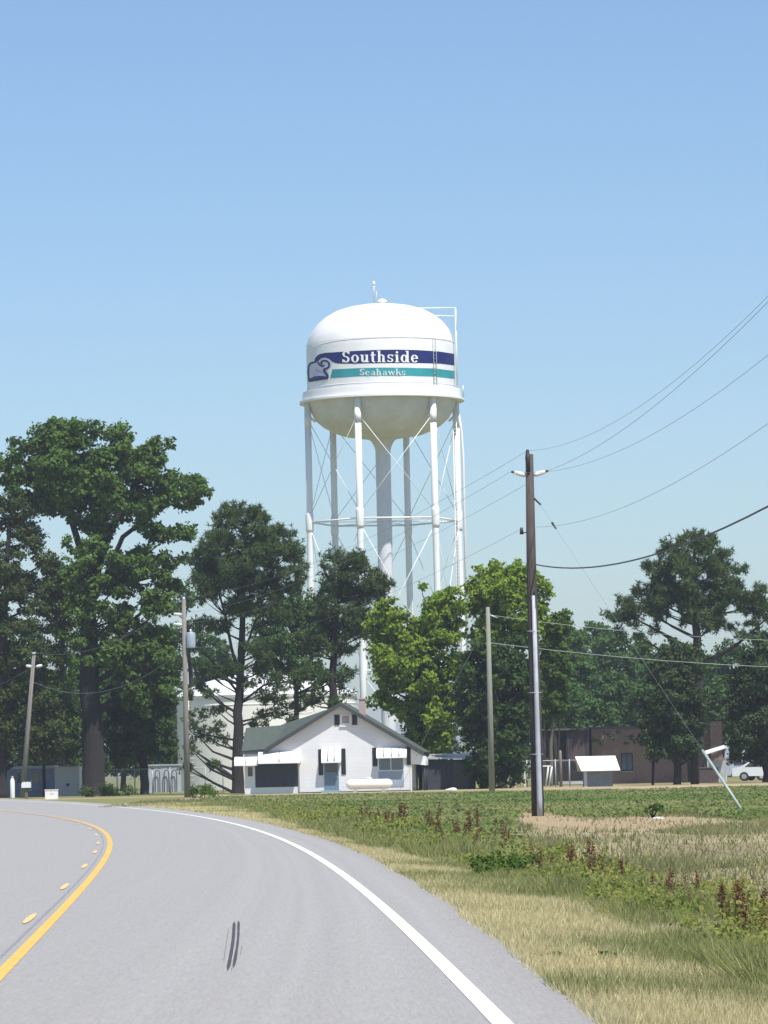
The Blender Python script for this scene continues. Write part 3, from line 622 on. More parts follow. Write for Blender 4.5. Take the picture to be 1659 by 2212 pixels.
awning(-5.35, -2.62, 2.03, 2.72, .85, ribs=1, y=.2); awning(-6.9, -5.4, 1.93, 2.42, .6, ribs=1, y=.2); awning(-1.28, -.02, 2.0, 2.80, .65, ribs=2); awning(2.25, 4.2, 2.22, 2.80, .6, ribs=3)
# right side awning seen end on
b_ = MB(); b_.prism([(4.46, 2.72), (4.46, 1.72), (5.40, 1.62), (5.40, 1.9), (5.28, 2.2)], -.1, 3.4); b_.build('side_awning', 'awning_white', hs)
for y_ in (.05, 3.2): MB().tube([(5.3, y_, 0), (5.3, y_, 1.75)], .05, 8).build('awning_post', 'dark_fascia', hs)
def shutter(x0, x1, z0, z1):
    b_ = MB(); b_.box(x0, x1, -.05, -.001, z0, z1)
    for i in range(int((z1-z0)/.09)): b_.box(x0+.04, x1-.04, -.062, -.051, z0+.05+i*.09, z0+.1+i*.09)
    return b_.build('shutter', 'shutter_black', hs)
for s_ in ((-1.50, -1.22, 1.12, 2.78), (-.03, .25, 1.14, 2.80), (1.98, 2.28, 1.62, 2.82), (4.17, 4.43, 1.66, 2.84), (-.42, -.10, 4.30, 4.98), (.72, 1.04, 4.30, 4.98)): shutter(*s_)
dr = MB().box(-1.15, -.22, -.05, -.001, 0, 2.05).build('door', 'door_blue', hs); MB().box(-1.05, -.32, -.062, -.051, 1.30, 1.98).build('door_glass', 'glass_dark', dr); MB().tube([(-.33, -.06, 1.0), (-.33, -.13, 1.0)], .035, 8).build('handle', 'galvanised', dr); MB().box(-1.3, -.1, -.7, -.052, -.05, .14).build('door_step', 'panel_bluegrey', dr)
wn = MB(); wn.box(2.34, 3.98, -.05, -.001, 1.30, 2.2); wn = wn.build('window', 'white_trim', hs)
MB().box(2.40, 3.12, -.06, -.051, 1.36, 2.14).build('pane', 'glass_blue', wn); MB().box(3.18, 3.92, -.06, -.051, 1.36, 2.14).build('pane', 'glass_blue', wn); MB().box(2.34, 3.96, -.035, -.001, .30, 1.29).build('wall_panel', 'panel_bluegrey', hs)
wn = MB().box(-.06, .68, -.05, -.001, 4.28, 4.98).build('window', 'white_trim', hs); MB().box(.08, .54, -.06, -.051, 4.42, 4.90).build('pane', 'brick_pink', wn); MB().box(-.10, .72, -.10, -.0515, 4.20, 4.28).build('sill', 'white_trim', wn)
MB().box(-2.75, 4.46, -.03, -.001, -.1, .06).build('foundation', 'dark_fascia', hs); MB().box(4.38, 4.48, -.04, -.0012, .0, 2.6).build('corner_board', 'white_trim', hs)

# propane tank
mat('propane_white', (.82, .82, .80), .35, scale=2, stain=(.86, .86, .84)); mat('concrete', (.32, .30, .26), .9, scale=5, stain=(.42, .40, .35))
pt = thing('propane_tank', (hb[0]+1.75, HY-2.2, 0), 'long white propane tank lying on blocks in front of the house', 'gas tank')
b_ = MB(); pr = [(.01, -1.48), (.16, -1.44), (.26, -1.34), (.31, -1.2), (.31, 1.2), (.26, 1.34), (.16, 1.44), (.01, 1.48)]; n_ = 24
vs = [(x, r*math.cos(2*math.pi*k/n_), .50+r*math.sin(2*math.pi*k/n_)) for r, x in pr for k in range(n_)]
b_.add(vs, [(i*n_+k, i*n_+(k+1) % n_, (i+1)*n_+(k+1) % n_, (i+1)*n_+k) for i in range(len(pr)-1) for k in range(n_)], True); b_.build('vessel', 'propane_white', pt)
MB().lathe([(.17, .79), (.17, .88), (.12, .92), (.01, .93)], 16).build('valve_cover', 'propane_white', pt)
for x in (-.9, .9): MB().box(x-.12, x+.12, -.28, .28, -.05, .26).build('support_block', 'concrete', pt)

# ---------------------------------------------------------------- small outbuildings
def posZ(px, py, Y, z=0): return base(px, py, Y, z)
mat('shed_navy', (.028, .032, .055), .7, scale=3, stain=(.045, .05, .075), bump=.3, wave=('X', 3)); mat('tin_grey', (.42, .44, .46), .45, scale=2, stain=(.55, .57, .58), metal=.2)
sy = 274; b0 = base(970, 1702, sy); sh = thing('dark_shed', b0, 'low dark shed with flat tin roof between the house and the trees', 'shed')
b_ = MB(); b_.box(-1.75, 1.75, 0, 3, -.1, 1.95); b_.build('wall', 'shed_navy', sh)
mb = MB(); mb.add([(-2.0, -.3, 2.0), (2.0, -.3, 2.0), (2.0, 3.3, 2.25), (-2.0, 3.3, 2.25), (-2.0, -.3, 2.1), (2.0, -.3, 2.1), (2.0, 3.3, 2.35), (-2.0, 3.3, 2.35)], [(3, 2, 1, 0), (4, 5, 6, 7), (0, 1, 5, 4), (2, 3, 7, 6), (1, 2, 6, 5), (3, 0, 4, 7)]); mb.build('roof', 'tin_grey', sh)
MB().box(.3, 1.3, -.05, -.001, 0, 1.8).build('door', 'screen_dark', sh)
# well house
mat('well_wall', (.16, .18, .21), .8, scale=3, stain=(.22, .24, .27), bump=.3, wave=('X', 4)); mat('pale_shingle', (.72, .72, .74), .6, scale=30, stain=(.82, .82, .83), bump=.4)
wy = 268; sw = wy/F; b0 = base(1293, 1700, wy); wh = thing('well_house', b0, 'tiny grey pump shed with a broad pale slanting roof in the field', 'shed')
xw = 31*sw; MB().box(-xw, xw, 0, 1.5, -.1, 1.15).build('wall', 'well_wall', wh)
MB().prism([(-xw-.001, .0), (-xw+.2, .0), (-xw+.2, 1.1), (-xw-.001, 1.1)], -.02, -.001).build('corner_post', 'tin_grey', wh)
zt, zl = 62*sw, 30*sw
slabs([[(-48*sw, .75, zt+.1), (39*sw, .75, zt+.1), (47*sw, -.45, zl+.12), (-37*sw, -.45, zl+.12)], [(-48*sw, .75, zt+.1), (39*sw, .75, zt+.1), (45*sw, 1.95, zl+.12), (-42*sw, 1.95, zl+.12)]], .05).build('roof', 'pale_shingle', wh)
MB().prism([(-xw, 1.15), (xw, 1.15), (xw, 1.2), (-xw, 1.2)], .1, 1.4).build('wall_plate', 'well_wall', wh)
MB().add([(-xw+.05, .02, 1.2), (-xw+.05, 1.45, 1.2), (-xw+.05, .75, zt)], [(0, 1, 2)]).build('gable_board', 'well_wall', wh); MB().add([(xw-.05, .02, 1.2), (xw-.05, 1.45, 1.2), (xw-.05, .75, zt)], [(0, 2, 1)]).build('gable_board', 'well_wall', wh)
# brick building
bk = bpy.data.materials.new('red_brick'); bk.use_nodes = True; n = bk.node_tree.nodes; L = bk.node_tree.links; b = n['Principled BSDF']; b.inputs['Roughness'].default_value = .9
tc = n.new('ShaderNodeTexCoord'); mp = n.new('ShaderNodeMapping'); mp.inputs['Rotation'].default_value = (R(90), 0, 0); br = n.new('ShaderNodeTexBrick'); br.inputs['Scale'].default_value = 3.2; br.inputs['Color1'].default_value = (.17, .085, .07, 1); br.inputs['Color2'].default_value = (.25, .14, .11, 1); br.inputs['Mortar'].default_value = (.38, .33, .30, 1)
L.new(tc.outputs['Object'], mp.inputs[0]); L.new(mp.outputs[0], br.inputs[0]); no = n.new('ShaderNodeTexNoise'); no.inputs['Scale'].default_value = 1.2; no.inputs['Detail'].default_value = 5; L.new(tc.outputs['Object'], no.inputs[0])
mm = n.new('ShaderNodeMix'); mm.data_type = 'RGBA'; mr = n.new('ShaderNodeMapRange'); mr.inputs[1].default_value = .45; mr.inputs[2].default_value = .75; L.new(no.outputs['Fac'], mr.inputs[0]); L.new(mr.outputs[0], mm.inputs[0]); L.new(br.outputs[0], mm.inputs[6]); mm.inputs[7].default_value = (.25, .19, .15, 1); L.new(mm.outputs[2], b.inputs['Base Color']); MATS['red_brick'] = bk
mat('brown_boards', (.055, .038, .042), .8, scale=4, stain=(.10, .075, .075), bump=.3, wave=('X', 3)); mat('roof_felt', (.10, .10, .11), .9)
by_ = 300; sb = by_/F; b0 = base(1280, 1690, by_); bb = thing('brick_building', b0, 'flat roofed old red brick building partly hidden by cedars', 'building')
Hb = 119*sb; Wb = 280*sb
b_ = MB(); b_.box(0, 62*sb, 0, 7, -.1, Hb); b_.box(62*sb, 88*sb, 0, 7, -.1, .9); b_.box(62*sb, 88*sb, 0, 7, 2.2, Hb); b_.box(88*sb, 205*sb, 0, 7, -.1, Hb); b_.box(205*sb, 224*sb, 0, 7, 2.3, Hb); b_.box(224*sb, Wb, 0, 7, -.1, Hb); b_.build('wall', 'red_brick', bb)
f = MB().box(62*sb, 88*sb, .12, .2, .9, 2.2).build('window', 'dark_fascia', bb); MB().box(64*sb, 74*sb, .10, .119, .98, 2.12).build('pane', 'glass_blue', f); MB().box(76*sb, 86*sb, .10, .119, .98, 2.12).build('pane', 'glass_blue', f); MB().box(61*sb, 89*sb, -.05, .1, .82, .9).build('sill', 'concrete', f)
MB().box(205*sb, 224*sb, .15, .2, -.05, 2.3).build('door', 'screen_dark', bb); MB().box(-.15, Wb+.15, -.12, 7.1, Hb+.003, Hb+.16).build('roof', 'roof_felt', bb)
MB().box(255*sb, Wb+.02, -.6, -.003, -.1, Hb+.35).build('chimney', 'red_brick', bb)
b0 = base(1225, 1692, by_-1); os_ = thing('open_barn', b0, 'dark brown boarded barn with open posts left of the brick building', 'barn')
MB().box(0, 1.6, 0, 5, 1.7, 3.85).build('wall', 'brown_boards', os_); MB().box(-1.75, -.01, .6, 5, 1.7, 3.8).build('upper_panel', 'brown_boards', os_); MB().box(-1.75, 1.6, 4.6, 4.7, -.1, 1.69).build('back_wall', 'brown_boards', os_)
for x in (-1.7, -.75, .15, 1.5): MB().box(x-.07, x+.07, -.07, .0 if x > 0 else .55, -.1, 3.9).build('post', 'shed_navy', os_)
MB().box(-1.9, 1.65, -.3, 5.1, 3.92, 4.04).build('roof', 'roof_felt', os_)

# left side: long blue-grey trailer home, white utility box, low pale shed
mat('trailer_blue', (.20, .25, .34), .6, scale=2, stain=(.28, .34, .42), bump=.2, wave=('X', 2)); mat('trailer_white', (.72, .73, .72), .5, scale=2, stain=(.78, .79, .78))
ty = 300; st = ty/F; b0 = base(66, 1708, ty); tr = thing('mobile_home', b0, 'long low blue grey mobile home with pale eave at the far left', 'mobile home')
MB().box(-52*st, 50*st, 0, 4, .4, 2.0).build('wall', 'trailer_blue', tr); MB().box(-53*st, 51*st, -.15, 4.2, 2.003, 2.2).build('roof', 'tin_grey', tr); MB().box(-52*st, 50*st, .1, 3.9, -.1, .4).build('skirting', 'trailer_blue', tr)
for x in (-30, 12): MB().box((x-7)*st, (x+7)*st, -.03, -.001, 1.0, 1.7).build('window', 'glass_dark', tr)
b0 = base(146, 1708, ty-2); ub = thing('storage_container', b0, 'white box container standing left of the big tree trunk', 'container')
MB().box(-27*st, 25*st, 0, 3, -.1, 2.05).build('body', 'trailer_white', ub); MB().box(-27*st-.02, 25*st+.02, -.02, 3.02, 2.053, 2.12).build('roof', 'tin_grey', ub)
MB().box(-.1, .12, -.02, -.001, .7, .9).build('latch', 'dark_fascia', ub)
lb = base(358, 1702, 322); ls = thing('pale_metal_shed', lb, 'pale blue ribbed metal shed low beside the storage tank', 'shed'); mat('pale_blue_tin', (.42, .47, .54), .5, scale=2, stain=(.52, .57, .62), bump=.5, wave=('X', 5))
MB().box(-1.35, 1.05, 0, 3, -.1, 2.05).build('wall', 'pale_blue_tin', ls); MB().box(-1.45, 1.15, -.1, 3.1, 2.053, 2.15).build('roof', 'tin_grey', ls); mb = MB()
for x in (-.8, -.1, .5):
    MB().tube([(x, -.25, -.1), (x, -.25, 1.5), (x+.1, -.25, 1.68), (x+.28, -.25, 1.7), (x+.36, -.25, 1.5), (x+.36, -.25, -.1)], .045, 6).build('bent_pipe', 'dark_fascia', ls)
# roadside mailbox, white box, white post
mx = base(57, 1716, 272); mbx = thing('mailbox', mx, 'white mailbox on a dark wooden post at the roadside', 'mailbox'); smx = 272/F
mb = MB(); pr = [(-.30, .72), (.30, .72), (.30, .95), (.27, 1.05), (.2, 1.1), (-.2, 1.1), (-.27, 1.05), (-.30, .95)]; mb.prism(pr, -.22, .22); mb.build('box', 'trailer_white', mbx)
MB().box(-.09, .09, -.08, .08, -.1, .719).build('post', 'bark_grey', mbx); MB().box(-.26, .30, -.1, .1, .5, .6).build('crossbar', 'bark_grey', mbx); MB().box(.302, .32, .02, .06, .85, 1.2).build('flag', 'brick_pink', mbx)
wb = gp(105, 1727); wbo = thing('white_roadside_box', (wb[0], 262, 0), 'small square white box sitting on the roadside grass', 'box')
mb = MB(); mb.box(-.40, .40, -.2, .2, -.05, .56); mb.build('case', 'trailer_white', wbo); MB().box(-.43, .43, -.23, .23, .562, .61).build('lid', 'trailer_white', wbo)
MB().box(-.07, .15, -.206, -.201, .30, .36).build('marking', 'tin_grey', wbo)
pw_ = base(27, 1718, 282); po = thing('white_cylinder', pw_, 'slim upright white gas cylinder in front of the mobile home', 'gas cylinder')
MB().lathe([(.01, 0), (.14, .0), (.16, .1), (.16, 1.1), (.13, 1.25), (.08, 1.34), (.01, 1.37)], 20).build('cylinder', 'propane_white', po); MB().lathe([(.08, 1.35), (.08, 1.48), (.01, 1.5)], 12).build('valve_guard', 'tin_grey', po)
# white slab shelter, bin, parked vehicles at the right
cy = 296; b0 = base(1548, 1692, cy); cn = thing('garden_shelter', b0, 'small grey open shelter with bright white tilted roof panel', 'shelter')
sc_ = cy/F; slabs([[(-22*sc_, -.7, 1.98), (24*sc_, -.7, 2.42), (24*sc_, .7, 2.62), (-22*sc_, .7, 2.2)]], .05).build('roof_panel', 'white_roof_metal', cn)
for x, z in ((-19*sc_, 1.95), (20*sc_, 2.4)): MB().box(x-.05, x+.05, -.6, -.5, -.1, z).build('post', 'tin_grey', cn)
MB().box(-.5, .7, .4, .5, -.1, 1.5).build('back_panel', 'tin_grey', cn)
b0 = base(1532, 1695, 284); bn = thing('brown_bin', b0, 'low dark brown wooden bin beside the cedar trunk', 'bin'); MB().box(-.65, .65, 0, .8, -.05, 1.0).build('body', 'brown_boards', bn); MB().box(-.7, .7, -.05, .85, 1.003, 1.07).build('lid', 'roof_felt', bn)
mat('car_silver', (.42, .47, .56), .3, scale=2, stain=(.46, .51, .6), metal=.3); mat('car_white', (.74, .76, .8), .3, scale=2, stain=(.77, .79, .82)); mat('tyre', (.02, .02, .022), .8); mat('hub', (.5, .5, .5), .4, metal=.6); mat('tail_red', (.35, .02, .02), .3); mat('bumper_dark', (.05, .05, .055), .6)
def vehicle(name, loc, label, cat, paint, prof, wy_, wheels, glass, rz=0, grp=None, L_=2.2):
    v = thing(name, loc, label, cat, grp, rz); hw = wy_/2
    MB().prism(prof, -hw, hw).build('body', paint, v)
    for gq in glass:
        for sgn in (-1, 1):
            yy = sgn*(hw+.006); mb_ = MB(); mb_.prism(gq, min(yy, sgn*(hw+.001)), max(yy, sgn*(hw+.001))); mb_.build('side_window', 'glass_dark', v)
    for x in wheels:
        for sgn in (-1, 1):
            w_ = MB().tube([(x, sgn*(hw-.16), .33), (x, sgn*(hw+.03), .33)], .33, 18).build('wheel', 'tyre', v); MB().tube([(x, sgn*(hw+.031), .33), (x, sgn*(hw+.045), .33)], .19, 14).build('rim', 'hub', w_)
    x0 = min(p[0] for p in prof); x1 = max(p[0] for p in prof)
    for sgn in (-1, 1):
        MB().box(x0-.02, x0-.001, sgn*hw*.75-.15, sgn*hw*.75+.15, .62, .78).build('tail_light', 'tail_red', v); MB().box(x1+.001, x1+.02, sgn*hw*.75-.15, sgn*hw*.75+.15, .6, .74).build('headlight', 'glass_blue', v)
    MB().box(x0-.08, x0-.021, -hw+.1, hw-.1, .38, .55).build('bumper', 'bumper_dark', v); MB().box(x1+.021, x1+.08, -hw+.1, hw-.1, .38, .55).build('bumper', 'bumper_dark', v)
    return v
vehicle('pickup_truck', base(1588, 1694, 305), 'silver blue pickup truck parked in the shade beside the small shelter', 'pickup', 'car_silver', [(-2.6, .4), (2.6, .4), (2.62, .85), (2.45, 1.02), (1.25, 1.1), (.75, 1.72), (-.55, 1.74), (-.75, 1.1), (-2.6, 1.08)], 1.85, (-1.7, 1.7), [[(-.5, 1.12), (.15, 1.12), (.15, 1.6), (-.42, 1.62)], [(.22, 1.12), (1.0, 1.12), (.68, 1.6), (.22, 1.6)]], rz=R(20))
vehicle('parked_car', base(1650, 1692, 300), 'white sedan parked in deep shade at the right edge', 'car', 'car_white', [(-2.2, .35), (2.2, .35), (2.25, .75), (2.0, .92), (1.1, 1.0), (.5, 1.42), (-.9, 1.44), (-1.6, 1.02), (-2.2, .95)], 1.75, (-1.35, 1.35), [[(-1.3, 1.0), (-.25, 1.0), (-.25, 1.36), (-.85, 1.36)], [(-.18, 1.0), (.85, 1.0), (.45, 1.34), (-.18, 1.36)]], rz=R(-8))
# pale stones in the field
mat('pale_stone', (.55, .52, .46), .9, scale=6, stain=(.66, .63, .57), bump=.4)
def stone(px, py, rx_, rz_, label):
    p = gp(px, py); bm = bmesh.new(); bmesh.ops.create_icosphere(bm, subdivisions=3, radius=1)
    for v in bm.verts:
        k_ = 1+.22*math.sin(v.co.x*3.1+px)+.15*math.sin(v.co.y*4.3+py); v.co = Vector((v.co.x*rx_*k_, v.co.y*rx_*.6*k_, v.co.z*rz_*k_))
    me = bpy.data.meshes.new('stone'); bm.to_mesh(me); bm.free(); o = link('stone', me, 'pale_stone'); o.location = (p[0], p[1], rz_*.3); tag(o, label, 'stone')
stone(1423, 1770, .17, .05, 'flat pale stone lying on the bare earth patch'); stone(1582, 1759, .16, .09, 'rounded pale stone in the crop beside the guy wire'); stone(1775/1.8228, 1709, .35, .15, 'light rock in front of the dark shed')

# ---------------------------------------------------------------- poles and wires
mat('pole_wood', (.045, .036, .034), .9, scale=5, stain=(.10, .08, .074), bump=.5, stretch=(6, 6, .35)); mat('pole_grey_green', (.19, .20, .155), .9, scale=5, stain=(.27, .275, .22), bump=.4, stretch=(6, 6, .35)); mat('pole_grey', (.17, .155, .135), .9, scale=5, stain=(.25, .23, .2), bump=.4, stretch=(6, 6, .35))
mat('conduit', (.36, .38, .43), .6, scale=3, stain=(.46, .48, .53)); mat('ceramic', (.72, .74, .76), .3, scale=3); mat('wire_dark', (.20, .23, .28), .6); mat('wire_pale', (.36, .42, .40), .6); mat('rubber_dark', (.025, .025, .03), .6); mat('guy_guard', (.30, .37, .33), .5, scale=3, stain=(.38, .45, .40))
P4 = Vector(base(1162, 1760, 122.0)); s4 = 122/F; h4 = (1760-978)*s4
p4 = thing('utility_pole', P4, 'tall brown wooden utility pole with grey conduit rising from its base in the field', 'utility pole', 'wooden utility poles')
MB().tube([(0, 0, -.2), (0, 0, 3), (-.02, 0, 7), (0, 0, h4)], [.185, .17, .145, .115], 16).build('pole', 'pole_wood', p4)
hc = (1760-1285)*s4; MB().tube([(.05, -.245, .0), (.05, -.225, .5), (.035, -.21, hc*.5), (.02, -.19, hc)], [.088, .082, .07, .055], 12).build('conduit', 'conduit', p4)
for z in (1.8, 3.6, 5.4): MB().tube([(-.19, -.02, z), (0, -.29, z), (.19, -.02, z)], .012, 5).build('conduit_strap', 'conduit', p4)
zi = (1760-1019)*s4
for sg_ in (-1, 1):
    MB().tube([(sg_*.12, 0, zi-.06), (sg_*.2, 0, zi-.04), (sg_*.34, 0, zi+.0), (sg_*.46, 0, zi+.03)], [.05, .075, .07, .05], 10).build('insulator', 'ceramic', p4)
    MB().tube([(sg_*.46, 0, zi+.03), (sg_*.54, 0, zi+.06)], .035, 8).build('wire_clamp', 'rubber_dark', p4)
MB().tube([(-.04, -.1, h4-.55), (-.06, -.12, h4-.1), (-.05, -.03, h4+.12)], [.06, .07, .045], 8).build('pole_top_bracket', 'rubber_dark', p4)
MB().tube([(.1, -.05, h4-1.3), (.3, -.05, h4-1.5)], .03, 6).build('side_pin', 'rubber_dark', p4)
MB().tube([(-.28, 0, h4-2.35), (-.28, 0, h4-2.15)], [.06, .04], 8).build('side_insulator', 'rubber_dark', p4)
MB().tube([(-.14, 0, h4-2.3), (-.3, 0, h4-2.3)], .018, 6).build('insulator_arm', 'rubber_dark', p4)
P2 = Vector(base(405, 1722, 250)); s2 = 250/F; h2 = (1722-1296)*s2
p2 = thing('utility_pole', P2, 'slim grey utility pole with a transformer can standing before the cream tank', 'utility pole', 'wooden utility poles')
MB().tube([(0, 0, -.2), (0, 0, 5), (0, 0, h2)], [.19, .16, .12], 12).build('pole', 'pole_grey', p2)
zt_ = (1722-1382)*s2; tf = MB().lathe([(.01, zt_-.5), (.26, zt_-.5), (.28, zt_-.42), (.28, zt_+.34), (.24, zt_+.42), (.01, zt_+.46)], 20, (.38, -.1, 0)).build('transformer', 'panel_bluegrey', p2)
MB().tube([(.38, -.1, zt_+.4), (.38, -.1, zt_+.62)], .05, 8).build('bushing', 'ceramic', tf)
for z in ((1722-1328)*s2, (1722-1350)*s2): MB().tube([(-.12, 0, z), (-.25, -.02, z+.02), (-.62, -.03, z+.05)], [.05, .1, .08], 8).build('insulator', 'ceramic', p2)
MB().tube([(0, 0, h2), (0, 0, h2+.18)], [.09, .06], 8).build('top_insulator', 'ceramic', p2)
P1 = Vector(base(48, 1714, 285)); s1 = 285/F; h1 = (1714-1405)*s1
p1 = thing('utility_pole', P1, 'leaning brown utility pole with two white insulators by the mailbox', 'utility pole', 'wooden utility poles'); lean = 30*s1
MB().tube([(0, 0, -.2), (lean*.5, 0, h1*.5), (lean, 0, h1)], [.2, .16, .12], 12).build('pole', 'pole_grey', p1)
for sg_ in (-1, 1): MB().tube([(lean+sg_*.1, 0, h1-.85), (lean+sg_*.3, 0, h1-.82), (lean+sg_*.55, 0, h1-.78)], [.05, .11, .09], 8).build('insulator', 'ceramic', p1)
MB().tube([(lean, 0, h1), (lean, 0, h1+.12)], [.16, .14], 10).build('pole_cap', 'tin_grey', p1)
P3 = Vector(base(1063, 1712, 233)); s3 = 233/F; h3 = (1712-1312)*s3
p3 = thing('utility_pole', P3, 'weathered grey green utility pole at the edge of the crop before leafy trees', 'utility pole', 'wooden utility poles')
MB().tube([(0, 0, -.2), (0, 0, 5), (0, 0, h3)], [.17, .15, .11], 12).build('pole', 'pole_grey_green', p3)
MB().tube([(.1, 0, h3-.45), (.25, 0, h3-.5), (.55, 0, h3-.62)], [.03, .05, .03], 6).build('wire_clamp', 'tin_grey', p3)
for z in (h3-.4, h3-2.05): MB().tube([(-.16, 0, z), (.16, 0, z)], .03, 6).build('bolt_bar', 'tin_grey', p3)
def wire(name, pts, r, m, label, group=None):
    mb_ = MB(); mb_.tube(pts, r, 5, False); c = pts[0]; o = mb_.build(name, m, None, off=c); o.location = c; return tag(o, label, 'wire', group)
def sagline(a_, b_, s_, n_=24): a_ = Vector(a_); b_ = Vector(b_); return [a_.lerp(b_, i/n_)-Vector((0, 0, 4*s_*(i/n_)*(1-i/n_))) for i in range(n_+1)]
def spanfit(a0, q1, q2, N=Vector((9.0, 23.0, 0))):
    "sagging wire from pole attachment a0 that passes picture points q1 and q2 in the vertical plane towards N"
    a0 = Vector(a0); h = (N-a0); rows = []
    for qx, qy in (q1, q2):
        d = ray(qx, qy); # a0.xy + t*h.xy = u*d.xy
        A_ = np.array([[h.x, -d[0]], [h.y, -d[1]]]); t_, u_ = np.linalg.solve(A_, [-a0.x, -a0.y]); z_ = EYE+u_*d[2]; rows.append((t_, z_))
    (t1, z1), (t2, z2) = rows; A_ = np.array([[t1, -4*t1*(1-t1)], [t2, -4*t2*(1-t2)]]); dz, s_ = np.linalg.solve(A_, [z1-a0.z, z2-a0.z])
    return [Vector((a0.x+h.x*t_, a0.y+h.y*t_, a0.z+dz*t_-4*s_*t_*(1-t_))) for t_ in np.linspace(0, .85, 30)]
tipR = P4+Vector((.54, 0, zi+.06)); tipL = P4+Vector((-.54, 0, zi+.06)); tipT = P4+Vector((-.05, -.03, h4+.1)); tipN = P4+Vector((.15, -.05, h4-2.15)); tipC = P4+Vector((.13, -.05, (1760-1218)*s4))
G1 = 'overhead wires running to the upper right'
wire('power_wire', spanfit(tipT, (1327, 912), (1659, 640)), .0045, 'wire_dark', 'uppermost wire rising from the tip of the tall brown pole to the right edge', G1)
wire('power_wire', spanfit(tipR, (1327, 941), (1659, 652)), .0055, 'wire_dark', 'wire from the right insulator of the tall pole, just below the uppermost', G1)
wire('power_wire', spanfit(tipL, (1414, 936), (1659, 767)), .0045, 'wire_dark', 'wire from the left insulator of the tall pole, third down at the right edge', G1)
wire('power_wire', spanfit(tipN, (1370, 1086), (1659, 915)), .005, 'wire_dark', 'thin wire fourth down at the right edge, leaving the tall pole below its insulators', G1)
wire('telephone_cable', spanfit(tipC, (1300, 1223), (1659, 1094)), .019, 'rubber_dark', 'thick dark cable sagging from the middle of the tall pole past the pine top', G1)
G2 = 'overhead wires running down to the left'
t2 = [P2+Vector((0, 0, h2+.15)), P2+Vector((-.6, 0, (1722-1326)*s2)), P2+Vector((-.6, 0, (1722-1348)*s2)), P2+Vector((0, 0, (1722-1400)*s2))]
s4p = [tipT, tipL, P4+Vector((-.15, 0, zi-.35)), P4+Vector((-.3, 0, h4-2.2))]
for a_, b_, l_ in zip(s4p, t2, ('highest thin wire between the tall pole tip and the transformer pole', 'thin wire from the left insulator of the tall pole to the transformer pole', 'third thin wire between tall pole and transformer pole', 'lowest thin wire between tall pole and transformer pole')):
    wire('power_wire', sagline(a_, b_, .9), .005, 'wire_dark', l_, G2)
wire('power_wire', sagline(t2[0], P1+Vector((lean, 0, h1+.1)), 1.2), .010, 'wire_dark', 'thin wire between the transformer pole and the leaning pole, in front of the big tree')
wire('power_wire', sagline(t2[3], P1+Vector((lean-.05, 0, h1-1.9)), 1.6), .012, 'wire_dark', 'lower slack wire between the transformer pole and the leaning pole')
wire('power_wire', sagline(P1+Vector((lean, 0, h1-.8)), at(-60, 1500, 290), .2), .010, 'wire_dark', 'short wire from the leaning pole to the left edge')
wire('service_wire', sagline(P3+Vector((.1, 0, h3-.45)), at(1720, 1385, 240), .25), .012, 'wire_pale', 'upper pale wire from the grey green pole across the far woods')
wire('service_wire', sagline(P3+Vector((.1, 0, h3-2.0)), at(1720, 1443, 240), .2), .014, 'wire_pale', 'lower pale wire from the grey green pole across the far woods')
gw = P3+Vector((0, 0, h3-.6)); wire('guy_wire', [gw, Vector(at(1008, 1428, 236)), Vector(at(940, 1548, 240)), Vector(base(860, 1706, 244))], .010, 'wire_pale', 'thin guy wire slanting down left from the grey green pole')
# guy wire of the tall pole with its yellow-green guard
ga = gp(1612, 1764); gtop = P4+Vector((.1, 0, h4-1.2)); gt_ = thing('guy_wire', ga, 'slanting guy wire of the tall pole with pale green plastic guard at its foot', 'guy wire')
gv = Vector((gtop.x-ga[0], gtop.y-ga[1], gtop.z)); MB().tube([(0, 0, -.1), gv*.12, gv], .0035, 6).build('cable', 'wire_dark', gt_)
MB().tube([gv*.005, gv*.19], .038, 10).build('guard', 'guy_guard', gt_); MB().tube([gv*.885, gv*.905], [.02, .035], 8).build('strain_insulator', 'rubber_dark', gt_)

# ---------------------------------------------------------------- fences
mat('fence_steel', (.33, .35, .36), .5, scale=2, stain=(.42, .44, .45), metal=.3)
def fence(px0, px1, py, Y, h, npost, label, rails=True, Y1=None):
    a_ = Vector(base(px0, py, Y)); b_ = Vector(base(px1, py, Y1 or Y)); f_ = thing('chain_link_fence', a_, label, 'fence', 'chain link fences'); d = b_-a_; d.z = 0
    for i in range(npost):
        p = d*i/(npost-1); MB().tube([p+Vector((0, 0, -.1)), p+Vector((0, 0, h+.08))], .04, 8).build('post', 'fence_steel', f_)
    MB().tube([Vector((0, 0, h)), d+Vector((0, 0, h))], .028, 6).build('top_rail', 'fence_steel', f_)
    mb_ = MB(); L_ = d.length; u = d.normalized(); st_ = .16; nn_ = int(L_/st_)
    for i in range(-int(h/st_), nn_):
        for sg_ in (0, 1):
            x0_ = i*st_; x1_ = x0_+h; z0_, z1_ = (0, h) if sg_ == 0 else (h, 0)
            ca = max(0, x0_); cb = min(L_, x1_)
            if cb <= ca: continue
            za_ = z0_+(z1_-z0_)*(ca-x0_)/h; zb_ = z0_+(z1_-z0_)*(cb-x0_)/h; p = u*ca+Vector((0, 0, za_)); q_ = u*cb+Vector((0, 0, zb_)); w_ = Vector((0, 0, .004)); n_ = u.cross(Vector((0, 0, 1)))*(.012 if sg_ else -.012)
            mb_.add([p-w_+n_, q_-w_+n_, q_+w_+n_, p+w_+n_], [(0, 1, 2, 3)])
    mb_.build('wire_mesh', 'fence_steel', f_); return f_
fence(215, 520, 1704, 296, 1.8, 9, 'chain link fence around the storage tank, left of the house')
